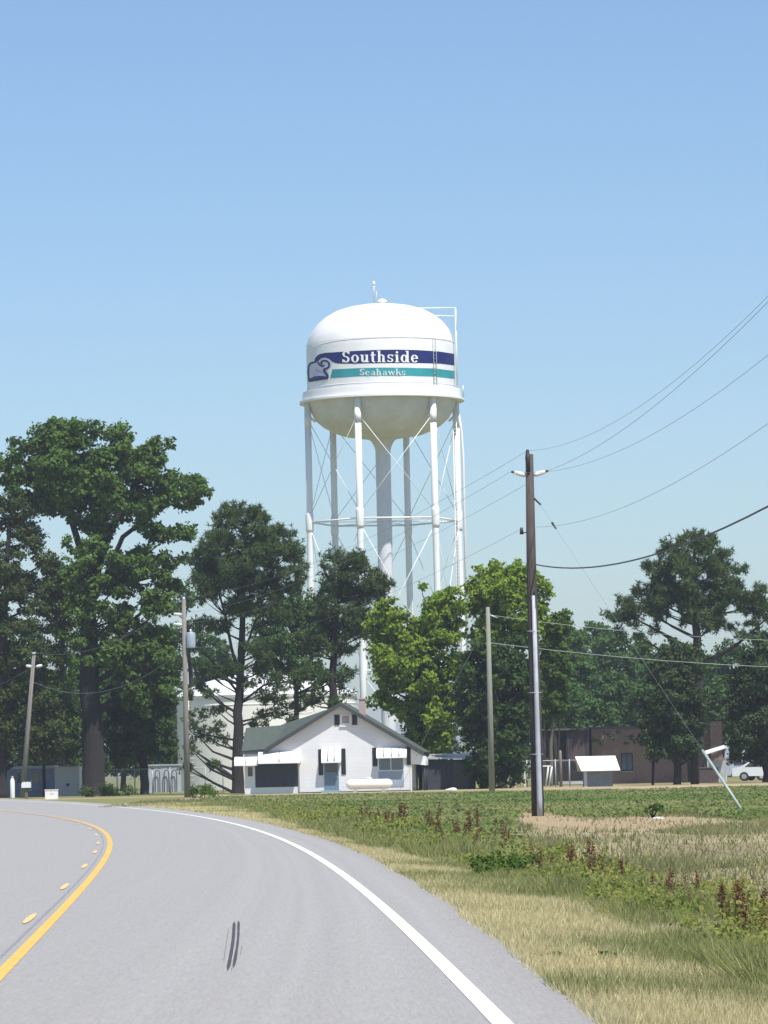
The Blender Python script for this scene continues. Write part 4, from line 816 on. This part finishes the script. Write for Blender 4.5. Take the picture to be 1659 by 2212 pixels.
fence(1078, 1262, 1703, 279, 1.75, 7, 'chain link fence between the grey green pole and the pump shed')
# things behind the right-hand fence: white tables and a white frame
mat('yard_white', (.66, .68, .68), .5, scale=3, stain=(.72, .74, .74))
def table(px, Y, w_, h_, label, m='yard_white'):
    t_ = thing('yard_table', base(px, 1698, Y), label, 'table', 'tables behind the fence'); MB().box(-w_/2, w_/2, -.35, .35, h_, h_+.1).build('tabletop', m, t_)
    for x in (-w_/2+.08, w_/2-.08):
        for y in (-.3, .3): MB().box(x-.04, x+.04, y-.04, y+.04, -.05, h_-.003).build('leg', m, t_)
table(1092, 284, 1.5, 1.15, 'grey white table behind the fence beside the grey green pole'); table(1113, 288, 1.5, 1.4, 'taller white bench behind the fence, between the two poles')
fr = thing('slanting_stand', base(1176, 1698, 283), 'white slanting metal frame behind the fence right of the tall pole', 'frame')
for k_, (x0_, x1_) in enumerate(((-.45, -.15), (.1, .3), (.3, .55))): MB().tube([(x0_, .1*k_, 0), (x1_ if k_ else -.3, .1*k_, 1.35)], .06, 8).build('bar', 'yard_white', fr)
MB().tube([(-.5, .05, 1.38), (.5, .25, 1.38)], .05, 8).build('top_bar', 'yard_white', fr)
lt = thing('long_trough', base(1235, 1694, 286), 'long pale trough on the ground just left of the pump shed', 'trough'); MB().box(-.9, .9, -.2, .2, .1, .32).build('tray', 'tin_grey', lt); MB().box(-.8, -.65, -.15, .15, -.05, .097).build('foot', 'tin_grey', lt); MB().box(.65, .8, -.15, .15, -.05, .097).build('foot', 'tin_grey', lt)
ps = thing('gate_post', base(1212, 1702, 277), 'grey wooden post taller than the fence, left of the pump shed', 'post'); MB().tube([(0, 0, -.1), (0, 0, 2.35), (0, 0, 2.42)], [.11, .10, .05], 10).build('post', 'pole_grey', ps)

# ---------------------------------------------------------------- trees
def cl(*a, **k): return sample_clumps(*a, **k)
big = [(-25,1000),(5,965),(45,935),(60,905),(140,883),(170,905),(205,900),(240,916),(262,900),(300,918),(330,900),(348,940),(378,945),(396,985),(390,1015),(440,1020),(470,1040),(497,1050),(480,1075),(445,1088),(430,1112),(445,1150),(405,1190),(340,1180),(300,1165),(230,1180),(150,1130),(110,1120),(60,1105),(0,1075),(-25,1060)]
low = [(215,1190),(300,1165),(390,1180),(410,1230),(385,1290),(392,1360),(385,1450),(372,1520),(300,1560),(245,1520),(232,1400),(225,1300)]
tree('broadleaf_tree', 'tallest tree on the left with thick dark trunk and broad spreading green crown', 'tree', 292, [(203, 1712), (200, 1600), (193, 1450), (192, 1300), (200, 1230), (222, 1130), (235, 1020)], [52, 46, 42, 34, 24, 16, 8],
     cl(big, 150, 30, 292, holes=((372, 1118, 11), (425, 1120, 10), (100, 1140, 14)))+cl(low, 85, 27, 292)+cl([(120,1150),(215,1150),(270,1200),(262,1400),(240,1460),(160,1440),(140,1290)], 46, 23, 290), leaf='leaf_oak', dens=160, size=.31, limbs=.4,
     stems=[([(190, 1290), (175, 1190), (150, 1110), (120, 1020), (110, 960)], 19, 6), ([(200, 1250), (238, 1150), (290, 1050), (320, 980)], 20, 6), ([(222, 1260), (265, 1160), (330, 1110), (420, 1060)], 13, 5)])
farleft = [(-70,1040),(0,1050),(55,1065),(88,1110),(105,1170),(128,1200),(152,1260),(150,1400),(135,1500),(160,1560),(165,1640),(-70,1655)]
tree('broadleaf_tree', 'brownish green tree cut by the left edge of the picture', 'tree', 291, [(2, 1716), (2, 1500), (10, 1300), (20, 1120)], [26, 22, 16, 8], cl(farleft, 190, 27, 291, depth=.5), leaf='leaf_brownish', dens=190, size=.22, kind='broad', limbs=.15)
tree('young_tree', 'small yellow green tree showing behind the thick trunk and the leaning pole', 'tree', 318, [(135, 1706), (135, 1500), (140, 1280)], [14, 11, 6], cl([(95,1230),(130,1180),(175,1210),(180,1300),(170,1450),(175,1600),(110,1640),(90,1500),(110,1350)], 46, 24, 318, depth=.6), leaf='leaf_mid', dens=130, size=.24)
tree('young_tree', 'low leafy green saplings between the leaning pole and the thick trunk', 'tree', 296, [(95, 1706), (95, 1620), (98, 1560)], [8, 6, 4], cl([(15,1500),(60,1470),(120,1480),(175,1520),(178,1640),(15,1650)], 75, 22, 296, depth=.4), leaf='leaf_mid', dens=110, size=.24, limbs=.1)
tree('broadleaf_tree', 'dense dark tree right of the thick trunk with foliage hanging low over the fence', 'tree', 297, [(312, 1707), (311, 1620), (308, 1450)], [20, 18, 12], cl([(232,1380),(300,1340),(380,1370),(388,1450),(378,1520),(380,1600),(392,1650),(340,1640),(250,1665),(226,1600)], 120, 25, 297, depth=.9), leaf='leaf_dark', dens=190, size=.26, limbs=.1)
tree('broadleaf_tree', 'grey green tree between the thick trunk and the first pine', 'tree', 375, [(415, 1697), (412, 1450), (400, 1340)], [12, 10, 6], cl([(330,1250),(400,1225),(440,1300),(430,1330),(480,1345),(470,1400),(420,1430),(400,1480),(330,1500)], 40, 24, 375, depth=.6), leaf='leaf_far', dens=120, size=.25)
pineA = [(408,1200),(440,1130),(480,1088),(512,1079),(560,1085),(592,1108),(622,1130),(652,1160),(670,1205),(674,1245),(660,1290),(615,1305),(570,1330),(520,1345),(465,1345),(430,1310),(410,1260)]
pA2 = [(cc_[0], cc_[1], cc_[2]*1.25) for cc_ in ((440,1350,20),(470,1352,22),(600,1325,16),(636,1318,14),(425,1480,14),(408,1560,15),(440,1585,16),(470,1600,14),(420,1620,15),(560,1445,16),(590,1470,20),(620,1490,20),(585,1510,16),(640,1465,18),(560,1560,13),(600,1545,15),(660,1500,17),(690,1490,18),(640,1530,12),(450,1500,12),(480,1535,11),(405,1500,13),(462,1452,12),(545,1400,16),(575,1420,16),(455,1650,9),(415,1660,10),(485,1455,13),(500,1440,12),(570,1500,14),(610,1515,15),(665,1455,14),(700,1465,13),(670,1515,14),(715,1520,13),(425,1540,13),(475,1570,12),(575,1545,12),(625,1560,11),(450,1440,12),(545,1475,12))]
random.seed(31); pA2 = [(x_+random.uniform(-17, 17), y_+random.uniform(-9, 9), r_*random.uniform(.35, .62)) for x_, y_, r_ in pA2 for _ in range(3)]+[p_ for p_ in pA2 if p_[1] < 1480]
def manual(L_, Y, dy=1.2): return [(at(x, y, Y+random.uniform(-dy, dy)), r*Y/F, x, y) for x, y, r in L_]
tree('pine_tree', 'pine with rounded dark crown and forked trunk standing at the left corner of the house', 'pine tree', 284, [(514, 1711), (514, 1600), (519, 1450), (524, 1340), (528, 1220), (530, 1130)], [28, 23, 17, 13, 9, 5], cl(pineA, 150, 23, 284, holes=((455, 1310, 8),))+manual(pA2, 284), kind='pine', leaf='leaf_pine', dens=42, size=.36, limbs=.8,
     stems=[([(519, 1470), (500, 1400), (487, 1330), (470, 1270)], 8, 4), ([(521, 1430), (545, 1360), (570, 1290), (590, 1230)], 6, 3), ([(517, 1500), (470, 1440), (430, 1400)], 6, 3), ([(518, 1520), (570, 1480), (640, 1470)], 6, 3), ([(515, 1600), (460, 1590), (410, 1580)], 5, 2), ([(515, 1560), (560, 1550), (600, 1545)], 5, 2)])
pineB = [(690,1212),(712,1180),(750,1173),(790,1188),(802,1215),(820,1228),(850,1235),(850,1270),(822,1300),(802,1335),(795,1400),(742,1430),(705,1425),(665,1420),(640,1385),(682,1340),(668,1300),(692,1270),(682,1235)]
tree('pine_tree', 'second dark pine rising behind the house peak in front of the water tower', 'pine tree', 292, [(712, 1705), (716, 1530), (722, 1400), (728, 1280), (738, 1200)], [22, 18, 15, 10, 5], cl(pineB, 100, 20, 292, holes=((668, 1268, 8), (640, 1340, 9)))+manual(((700, 1460, 17), (735, 1480, 18), (760, 1450, 16), (690, 1500, 15), (725, 1510, 15), (668, 1520, 11), (755, 1500, 13)), 292), kind='pine', leaf='leaf_pine', dens=42, size=.36, limbs=.8)
tree('broadleaf_tree', 'soft grey green tree filling the gap between the two pines', 'tree', 312, [(640, 1700), (640, 1500), (640, 1400)], [14, 11, 7], cl([(535,1335),(580,1290),(640,1262),(690,1275),(712,1340),(700,1420),(770,1430),(775,1480),(735,1490),(650,1478),(560,1462),(535,1410)], 110, 23, 312, depth=.7), leaf='leaf_far', dens=130, size=.24)
brA = [(788,1345),(812,1292),(850,1284),(882,1310),(890,1345),(905,1290),(898,1262),(930,1248),(965,1260),(1003,1262),(1010,1330),(995,1400),(1010,1470),(985,1560),(985,1610),(950,1630),(900,1618),(872,1560),(832,1540),(795,1525),(800,1450)]
tree('maple_tree', 'bright yellow green leafy tree behind the right slope of the house roof', 'tree', 278, [(915, 1705), (905, 1550), (895, 1400), (920, 1300)], [20, 16, 10, 5], cl(brA, 210, 24, 278, depth=.6, holes=((893, 1318, 5),)), leaf='leaf_bright', dens=130, size=.29, limbs=.4)
brB = [(1000,1270),(1018,1225),(1060,1204),(1112,1204),(1160,1225),(1196,1258),(1202,1292),(1180,1322),(1175,1370),(1150,1400),(1060,1410),(1015,1400),(1002,1330)]
brC = [(978,1430),(1000,1400),(1020,1370),(1150,1370),(1172,1480),(1160,1560),(1150,1640),(1135,1700),(1010,1704),(985,1640),(978,1540)]
tree('maple_tree', 'tall bright green tree with rounded top just behind the brown utility pole', 'tree', 279, [(1085, 1705), (1083, 1560), (1085, 1400), (1095, 1280)], [22, 18, 13, 6], cl(brB, 130, 24, 279, depth=.7), leaf='leaf_bright', dens=130, size=.29, limbs=.4)
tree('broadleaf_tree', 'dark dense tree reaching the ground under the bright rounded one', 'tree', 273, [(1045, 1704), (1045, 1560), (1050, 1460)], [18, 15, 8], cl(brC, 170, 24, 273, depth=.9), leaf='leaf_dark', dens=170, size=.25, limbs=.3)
viny = [(1168,1345),(1195,1318),(1228,1315),(1236,1350),(1222,1380),(1238,1450),(1225,1540),(1180,1580),(1155,1560),(1172,1480),(1160,1400)]
tree('thin_tree', 'thin sparse tree with pale bare stems right of the brown utility pole', 'tree', 288, [(1190, 1702), (1192, 1500), (1200, 1340)], [9, 7, 3], cl(viny, 120, 16, 288, depth=.8), leaf='leaf_mid', dens=330, size=.2, bark='bark_grey', limbs=.7, stems=[([(1178, 1700), (1176, 1560), (1182, 1380)], 5, 2), ([(1205, 1640), (1212, 1500), (1215, 1360)], 4, 2), ([(1200, 1640), (1188, 1480), (1170, 1400)], 4, 2)])
# woods behind on the right, each tree its own
far = [(1232, 1345, 44, 395), (1280, 1338, 50, 410), (1255, 1420, 52, 372), (1330, 1360, 52, 385), (1385, 1375, 52, 400), (1330, 1450, 55, 360), (1440, 1385, 52, 380), (1400, 1470, 50, 350), (1580, 1380, 52, 385), (1640, 1360, 60, 375), (1560, 1460, 52, 352), (1500, 1392, 52, 392), (1250, 1490, 45, 350), (1290, 1510, 45, 340), (1180, 1440, 40, 360)]
desc = ['leftmost', 'round topped', 'broad low', 'tall middle', 'faded hazy', 'full green', 'brown green', 'low dark', 'right hand', 'far right edge', 'low rounded', 'half hidden', 'leaning leafy', 'bushy lower', 'narrow shaded']
where = ['just right of the bare stems', 'on the skyline between the tall pole and the big pine', 'below the skyline, right of the bare stems', 'left of the big pine under its lowest branch', 'behind the left branches of the big pine', 'above the brown barn', 'under the left half of the big pine', 'above the brick wall', 'under the right half of the big pine', 'at the right edge behind the cedars', 'between the two dark cedars', 'behind the big pine trunk', 'above the open barn', 'over the brick building', 'behind the brown utility pole']
for (x, y, r, Y), d_, wh_ in zip(far, desc, where):
    bot = 1610; poly = [(x-r*.5, y+2), (x, y-6), (x+r*.5, y+2), (x+r*.95, y+r*.7), (x+r*1.05, y+r*1.6), (x+r, min(bot, y+r*4)), (x-r, min(bot, y+r*4)), (x-r*1.05, y+r*1.6), (x-r*.95, y+r*.7)]
    tree('woodland_tree', f'{d_} woodland tree {wh_}', 'tree', Y, [(x, 1690), (x, 1560), (x, y+r)], [12, 9, 5], cl(poly, 62, 22, Y, depth=.6), leaf='leaf_far' if (x+y) % 3 else 'leaf_mid', dens=85, size=.32, group='trees of the far woods', limbs=.2)
for x, y, r, Y, l_ in ((45, 1330, 60, 352, 'dark woodland tree behind the brownish tree at the left edge'), (110, 1450, 52, 346, 'low dark green woodland tree behind the leaning pole'), (180, 1400, 55, 356, 'shaded woodland tree directly behind the thick trunk'), (265, 1420, 55, 360, 'dull green woodland tree behind the dark hanging foliage'), (345, 1390, 50, 385, 'hazy woodland tree left of the cream tank dome'), (460, 1370, 48, 400, 'hazy woodland tree over the cream tank dome behind the first pine'), (930, 1470, 55, 360, 'shaded woodland tree low behind the bright tree by the roof'), (1090, 1450, 60, 350, 'deep shaded woodland tree behind the grey green pole')):
    bot = 1680; poly = [(x-r*.5, y+2), (x, y-6), (x+r*.5, y+2), (x+r*.95, y+r*.7), (x+r*1.05, y+r*1.6), (x+r*1.05, min(bot, y+r*6.5)), (x-r*1.05, min(bot, y+r*6.5)), (x-r*1.05, y+r*1.6), (x-r*.95, y+r*.7)]
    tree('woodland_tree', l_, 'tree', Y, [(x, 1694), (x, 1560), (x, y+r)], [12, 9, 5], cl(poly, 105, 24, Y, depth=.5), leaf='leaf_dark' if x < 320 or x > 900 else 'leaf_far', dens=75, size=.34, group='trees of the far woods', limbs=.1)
pineC = [(1368,1215),(1400,1205),(1428,1172),(1470,1149),(1530,1149),(1572,1168),(1578,1200),(1622,1216),(1648,1255),(1662,1295),(1700,1290),(1730,1340),(1650,1352),(1600,1332),(1572,1358),(1530,1378),(1490,1370),(1450,1348),(1400,1340),(1340,1352),(1308,1350),(1303,1312),(1338,1285),(1372,1268),(1385,1240)]
tree('pine_tree', 'big spreading pine on the right rising above the far woods', 'pine tree', 296, [(1510, 1700), (1508, 1500), (1503, 1350), (1500, 1250), (1500, 1180)], [24, 20, 17, 12, 5], cl(pineC, 140, 22, 296, depth=.8, holes=((1455, 1322, 9), (1582, 1318, 8), (1395, 1252, 5)))+manual(((1320, 1330, 22), (1340, 1368, 18), (1370, 1345, 22), (1378, 1375, 16), (1415, 1360, 18), (1425, 1330, 20), (1350, 1305, 22), (1395, 1300, 20), (1545, 1345, 20), (1580, 1355, 18), (1640, 1375, 20), (1600, 1372, 18), (1625, 1345, 20), (1560, 1300, 22), (1480, 1345, 18), (1435, 1300, 16), (1440, 1180, 20), (1480, 1165, 22), (1530, 1165, 22), (1505, 1155, 20)), 296), kind='pine', leaf='leaf_pine', dens=42, size=.36, limbs=.25, stems=[([(1503, 1340), (1440, 1310), (1370, 1300)], 5, 2), ([(1503, 1345), (1560, 1325), (1640, 1310)], 5, 2)])
cedA = [(1400,1430),(1440,1375),(1490,1365),(1530,1420),(1528,1500),(1538,1560),(1522,1625),(1490,1650),(1450,1640),(1400,1650),(1378,1600),(1388,1500)]
tree('cedar_tree', 'dark bushy cedar in front of the brick building, left of the tilted guard', 'cedar tree', 272, [(1463, 1700), (1464, 1600), (1460, 1450)], [17, 15, 8], cl(cedA, 160, 21, 272, depth=.9), leaf='leaf_cedar', dens=230, size=.20, limbs=.2, bark='bark_dark', stems=[([(1410, 1699), (1412, 1610)], 6, 5), ([(1501, 1697), (1498, 1560)], 19, 12)])
cedB = [(1572,1440),(1600,1380),(1660,1360),(1730,1380),(1760,1640),(1640,1660),(1570,1650),(1560,1560)]
tree('cedar_tree', 'dark cedar cut by the right edge of the picture above the parked cars', 'cedar tree', 276, [(1655, 1698), (1655, 1600), (1660, 1450)], [16, 14, 8], cl(cedB, 160, 23, 276, depth=.9), leaf='leaf_cedar', dens=210, size=.20, limbs=.2)
def shrub(px, py, Y, r, h, label, leaf='leaf_mid', n_=7, name='shrub'):
    b0 = base(px, py, Y); t_ = thing(name, b0, label, 'shrub'); C = []; Rd = []
    for i in range(n_): C.append(np.array([random.uniform(-r, r)*.7, random.uniform(-r, r)*.6, h*random.uniform(.3, .8)])); Rd.append(r*random.uniform(.35, .6))
    V_, T2 = broad_leaves(C, Rd, 320, .13); npmesh('foliage', V_, 4, MATS[leaf], t_, T2); mb_ = MB()
    for c in C[:4]: mb_.tube([(0, 0, -.05), (c[0]*.5, c[1]*.5, c[2]*.5), tuple(c)], [.03, .02, .01], 5)
    mb_.build('stem', 'bark_dark', t_)
shrub(440, 1727, 228, .9, .8, 'low green weed bush right of the transformer pole foot'); shrub(1410, 1768, 113, .35, .45, 'dark small weed clump at the edge of the bare earth patch', 'leaf_dark', 6)
shrub(250, 1716, 283, 1.3, .55, 'dark low brush around the foot of the thick trunk', 'leaf_dark', 9); shrub(190, 1718, 280, 1.0, .6, 'brown brush pile left of the thick trunk foot', 'leaf_brownish', 7); shrub(1310, 1600, 297, 1.6, .2, 'creeper hanging over the top of the brick wall', 'leaf_far', 1)
# move the creeper up on to the wall head
cr = [o for o in COL.objects if o.name.startswith('shrub') and o.parent is None][-1]; bpy.data.objects.remove(cr.children[1]); me_ = cr.children[0].data; bpy.data.objects.remove(cr.children[0])
crc = manual([(1285+i*13, 1588+random.uniform(-9, 22), 9) for i in range(9)], 299, .3); V_, T2 = broad_leaves([c for c, *_ in crc], [r for _, r, *_ in crc], 260, .17)
cr.name = 'creeper'; npmesh('foliage', V_, 4, MATS['leaf_far'], cr, T2, off=cr.location); mb_ = MB()
for c, r, *_ in crc[::3]: mb_.tube([(c[0]-.4, 299.85, c[2]+.1), (c[0]+.2, 299.85, c[2]+.15), tuple(c)], .02, 5)
mb_.build('stem', 'bark_dark', cr, off=cr.location)

# ---------------------------------------------------------------- grass, crop and weeds
leafmat('grass_dry', (.58, .50, .28), (.80, .72, .45), (.50, .46, .23), .45); leafmat('grass_green', (.16, .215, .06), (.28, .32, .11), (.46, .42, .20), .45); leafmat('crop_leaf', (.07, .145, .04), (.14, .22, .06), (.28, .28, .12), .35); leafmat('grass_field', (.20, .21, .09), (.42, .37, .22), (.24, .26, .11), .4)
leafmat('weed_leaf', (.09, .16, .03), (.20, .26, .06), (.34, .33, .10), .4)
leafmat('dock_brown', (.13, .045, .025), (.24, .09, .05), (.17, .11, .05), .2)
def blades(P, h, wd, lean=.35):
    m = len(P); a_ = rng.uniform(0, 2*math.pi, m); d = np.stack([np.cos(a_), np.sin(a_), np.zeros(m)], 1); hh = h*rng.uniform(.5, 1.3, m)
    ln = rng.normal(size=(m, 2))*lean; top = P+np.stack([ln[:, 0]*hh, ln[:, 1]*hh, hh], 1)
    w_ = (wd*rng.uniform(.7, 1.3, m))[:, None]
    return np.stack([P-d*w_, P+d*w_, top], 1).reshape(-1, 3)
def scatter(n_, y0, y1, xf0, xf1, p=1.6):
    "points between two lines x0(y), x1(y), denser near the camera"
    u = rng.random(n_); y = y0*(y1/y0)**(u) if p is None else (y0**(1-p)+(y1**(1-p)-y0**(1-p))*u)**(1/(1-p)); x = xf0(y)+(xf1(y)-xf0(y))*rng.random(n_)
    return x, y
frame_r = lambda y: np.minimum(.104*y+.4, 60)
# verge
x, y = scatter(230000, 22, 200, lambda y: xat(eR, y)-.02, lambda y: np.minimum(xat(ditch, y)+.3, frame_r(y)), 1.7)
xe = xat(edgeR, y); u = (x-xe)/np.maximum(xat(ditch, y)-xe, .3); n1 = nz(x, y, 3.1, 1); n2 = nz(x, y, .9, 2); dryv = 1.22-u*1.0+(n1-.5)*1.9+(n2-.5)*.5
P = np.stack([x, y, gz(x, y)-.005], 1); isd = dryv+rng.normal(size=len(x))*.22 > .62
hgt = .07+.05*n2+.10*np.clip(u-.6, 0, 1); 
V1 = blades(P[isd], hgt[isd], .0035+.00012*y[isd]); tag(npmesh('dry_grass', V1, 3, MATS['grass_dry'], None, np.repeat(rng.random(isd.sum()), 1)*.5), 'straw coloured dry grass on the verge', 'grass', kind='stuff')
g2 = ~isd; V2 = blades(P[g2], hgt[g2]*1.1, .0035+.00012*y[g2])
# ditch side green growth
x, y = scatter(90000, 24, 190, lambda y: xat(ditch, y)-.5, lambda y: np.minimum(xat(ditch, y)+.5+.004*y, frame_r(y)+1), 1.5)
P = np.stack([x, y, gz(x, y)-.01], 1); V3 = blades(P, .10+.34*nz(x, y, 1.4, 5)**2, .005+.00011*y, .45)
V23 = np.concatenate([V2, V3]); tag(npmesh('green_grass', V23, 3, MATS['grass_green'], None, rng.random(len(V23)//3)*.8), 'fresh green grass along the shallow ditch', 'grass', kind='stuff')
# field grass right of the ditch
x, y = scatter(170000, 30, 225, lambda y: np.where(y < 185, xat(ditch, np.minimum(y, 185))+.3, -13), frame_r, 1.15)
k_ = (inpoly(x, y, dirt1) | inpoly(x, y, dirt2)) & (rng.random(len(x)) < .35+.6*(nz(x*.5, y*.12, 1, 21) > .45)); x, y = x[~k_], y[~k_]
k_ = (y < 150) & (nz(x*.4, y*.10, 1, 23)+.25*nz(x, y, .8, 24) < .68) & (rng.random(len(x)) < .88) & (x > xat(ditch, y)+1.0); x, y = x[~k_], y[~k_]
P = np.stack([x, y, gz(x, y)-.005], 1); V4 = blades(P, .08+.08*nz(x, y, 2, 6), .004+.00013*y, .4); tag(npmesh('field_grass', V4, 3, MATS['grass_field'], None, rng.random(len(V4)//3)), 'short mixed grass and weeds of the fallow field', 'grass', kind='stuff')
# broad leaved weeds mixed into the ditch margin
x, y = scatter(8500, 28, 165, lambda y: xat(ditch, y)-.25, lambda y: np.minimum(xat(ditch, y)+.9+.006*y, frame_r(y)+1), 1.25); k_ = nz(x, y, 1.3, 31)+.3*rng.random(len(x)) > .72; x, y = x[k_], y[k_]
P = np.repeat(np.stack([x, y, gz(x, y)], 1), 9, 0); hh = .10+.34*nz(P[:, 0], P[:, 1], 1.1, 32); o9 = rng.normal(size=P.shape)*np.array([.07, .07, 0]); o9[:, 2] = hh*rng.uniform(.1, 1.1, len(P)); c = P+o9
nn = unit(rng.normal(size=c.shape)*.7+np.array([0, -.3, .6])); t_ = unit(np.cross(nn, rng.normal(size=c.shape))); b_ = np.cross(nn, t_); s_ = (.016+.00030*P[:, 1:2])*rng.uniform(.6, 1.4, (len(c), 1))
tag(npmesh('ditch_weeds', np.stack([c-t_*s_, c-b_*s_*.5, c+t_*s_, c+b_*s_*.5], 1).reshape(-1, 3), 4, MATS['weed_leaf'], None, nz(c[:, 0], c[:, 1], .8, 33)), 'mixed leafy green weeds along the ditch', 'weeds', kind='stuff')
# crop rows: leaf sprays
def crop(n_, ymin, ymax):
    x, y = scatter(n_, ymin, ymax, lambda y: xat(ditch, y) if False else np.where(y < 185, xat(ditch, np.minimum(y, 185)), -13+0*y), frame_r, 1.0001)
    ok = inpoly(x, y, crop_poly) & (nz(x, y, 2.5, 8)+nz(x, y, 7, 12)*.6 > .46); return x[ok], y[ok]
x, y = crop(44000, 62, 228); P = np.stack([x, y, gz(x, y)], 1); m = len(P); rep = 6
PP = np.repeat(P, rep, 0); hh = (.12+.12*nz(PP[:, 0], PP[:, 1], 3, 13))*np.clip(1.2-PP[:, 1]/420, .6, 1); off_ = rng.normal(size=(m*rep, 3))*np.array([.11, .11, 0]); off_[:, 2] = hh*rng.uniform(.25, 1.1, m*rep); c = PP+off_
nn = unit(rng.normal(size=c.shape)*.55+np.array([0, -.25, .8])); t_ = unit(np.cross(nn, rng.normal(size=c.shape))); b_ = np.cross(nn, t_); s_ = (.035+.00022*PP[:, 1:2])*rng.uniform(.7, 1.3, (len(c), 1))
VQ = np.stack([c-t_*s_, c-b_*s_*.6, c+t_*s_, c+b_*s_*.6], 1).reshape(-1, 3); tag(npmesh('crop', VQ, 4, MATS['crop_leaf'], None, nz(c[:, 0], c[:, 1], 6, 14)), 'low leafy green crop covering the field edge', 'crop', kind='stuff')
# tall seeding docks, one object each
def dock_mesh(seed):
    r_ = np.random.default_rng(seed); mb_ = MB(); stalks = []; tall = r_.uniform(.6, 1.0)
    for i in range(1+seed % 2):
        dx, dy = r_.normal(0, .05, 2); pts = [(dx*.2, dy*.2, -.05), (dx*.6, dy*.6, .4*tall), (dx*1.8, dy*1.8, .85*tall)]; stalks.append(pts); mb_.tube(pts, [.010, .007, .003], 5)
        mb_.tube([pts[1], (dx+r_.normal(0, .06), dy+r_.normal(0, .06), .65*tall)], [.005, .003], 4)
    V_ = []
    for pts in stalks:
        for k_ in range(int(r_.uniform(60, 120))):
            t__ = r_.uniform(.3, 1.05); p = np.array(pts[1])*(1-(t__-.5)*2)+np.array(pts[2])*(t__-.5)*2 if t__ > .5 else np.array(pts[1])*(t__*2)
            p = p+r_.normal(0, .018+.022*(1.05-t__), 3); d = unit(r_.normal(size=3)+np.array([0, 0, .6])); e = unit(np.cross(d, r_.normal(size=3))); V_ += [p-e*.014, p+d*.055, p+e*.014]
    return mb_, np.array(V_)
protos = []
dpos = [(1618,2040,1.0),(1595,2030,.7),(1645,2035,.8),(1560,1990,.5),(1425,1975,.55),(1390,1968,.4),(1320,1930,.65),(1300,1925,.5),(1285,1912,.8),(1275,1905,.9),(1230,1893,.6),(1225,1902,.5),(1165,1895,.75),(1150,1880,.6),(1095,1842,.8),(1030,1838,.7),(1035,1832,1.0),(1020,1826,.9),(1005,1828,.8),(985,1830,.7),(1090,1832,.7),(940,1822,1.0),(930,1815,.8),(870,1806,1.0),(862,1800,.9),(850,1800,.7),(835,1797,.7),(795,1785,.8)]
_rd = random.Random(5)
for k_ in range(84):
    t__ = _rd.random()**1.4; px = 780+t__*880; py = float(np.interp(px, [768, 967, 1144, 1278, 1412, 1573, 1659], [1789, 1832, 1872, 1908, 1955, 2012, 2045]))-_rd.uniform(-2, 14); dpos.append((px, py, _rd.uniform(.3, .75)))
for i in range(7):
    mb_, V_ = dock_mesh(40+i); o_ = thing('dock_plant', (0, 0, 0), 'rust brown seeding dock weed standing in the green ditch margin', 'weed', 'brown dock weeds along the ditch')
    mb_.build('stalk', 'bark_grey', o_); npmesh('seed_head', V_, 3, MATS['dock_brown'], o_, rng.random(len(V_)//3)); protos.append(o_)
for i, (px, py, s_) in enumerate(dpos):
    if i < 7: o_ = protos[i]
    else:
        src = protos[i % 7]; o_ = src.copy(); COL.objects.link(o_)
        for ch_ in src.children: c_ = ch_.copy(); COL.objects.link(c_); c_.parent = o_
    p = gp(px, py, -.12); o_.location = (p[0], p[1], float(gz(p[0], p[1]))); k_ = s_*.64*(1+.004*p[1]); o_.scale = (k_*1.15, k_*1.15, k_); o_.rotation_euler = (0, 0, i*1.3)
# loose gravel on the shoulder
x, y = scatter(9000, 22, 120, lambda y: xat(eR, y)-.05, lambda y: xat(eR, y)+.35, 1.6); m_ = len(x); P = np.stack([x, y, gz(x, y)+.03*(x < xat(eR, y))], 1); sz = (.006+.018*rng.random((m_, 1))**3)
tri = unit(rng.normal(size=(m_, 3, 3)))*sz[:, None]; tri[:, :, 2] = np.abs(tri[:, :, 2]); mat('gravel', (.30, .27, .23), .9, scale=20, stain=(.48, .44, .38))
tag(npmesh('gravel', (P[:, None, :]+tri).reshape(-1, 3), 3, MATS['gravel']), 'loose gravel crumbs along the asphalt edge', 'gravel', kind='stuff')
# broad green weed clumps on the verge and ditch
for px, py, r_, l_ in ((1085, 1878, .42, 'lush bright green weed clump in the middle of the ditch line'), (1130, 1868, .35, 'green weed clump beside the lush one under the docks'), (1200, 2072, .10, 'small grey green weed on the dry verge nearest the road'), (1310, 2068, .12, 'pale green tuft of weeds on the dry verge right of the small one')):
    p = gp(px, py); b_px = (px, py); t_ = thing('weed_clump', (p[0], p[1], float(gz(p[0], p[1]))), l_, 'weed'); C = [np.array([random.uniform(-r_, r_), random.uniform(-r_, r_), r_*.5]) for _ in range(6)]
    V_, T2 = broad_leaves(C, [r_*.55]*6, 900 if r_ > .2 else 2600, .07 if r_ > .2 else .03); npmesh('foliage', V_, 4, MATS['leaf_mid' if r_ > .2 else 'leaf_oak'], t_, T2)

# ---------------------------------------------------------------- haze
hm = bpy.data.materials.new('haze_air'); hm.use_nodes = True; n = hm.node_tree.nodes; n.remove(n['Principled BSDF']); pv = n.new('ShaderNodeVolumePrincipled'); pv.inputs['Color'].default_value = (.86, .92, 1, 1); pv.inputs['Density'].default_value = HAZE; pv.inputs['Anisotropy'].default_value = .2
hm.node_tree.links.new(pv.outputs[0], n['Material Output'].inputs['Volume'])
if HAZE > 0:
    hz = MB().box(-3100, 3100, -700, 6100, -1.5, 56).build('haze', hm); tag(hz, 'thin pale summer haze over the fields', 'haze', kind='stuff')
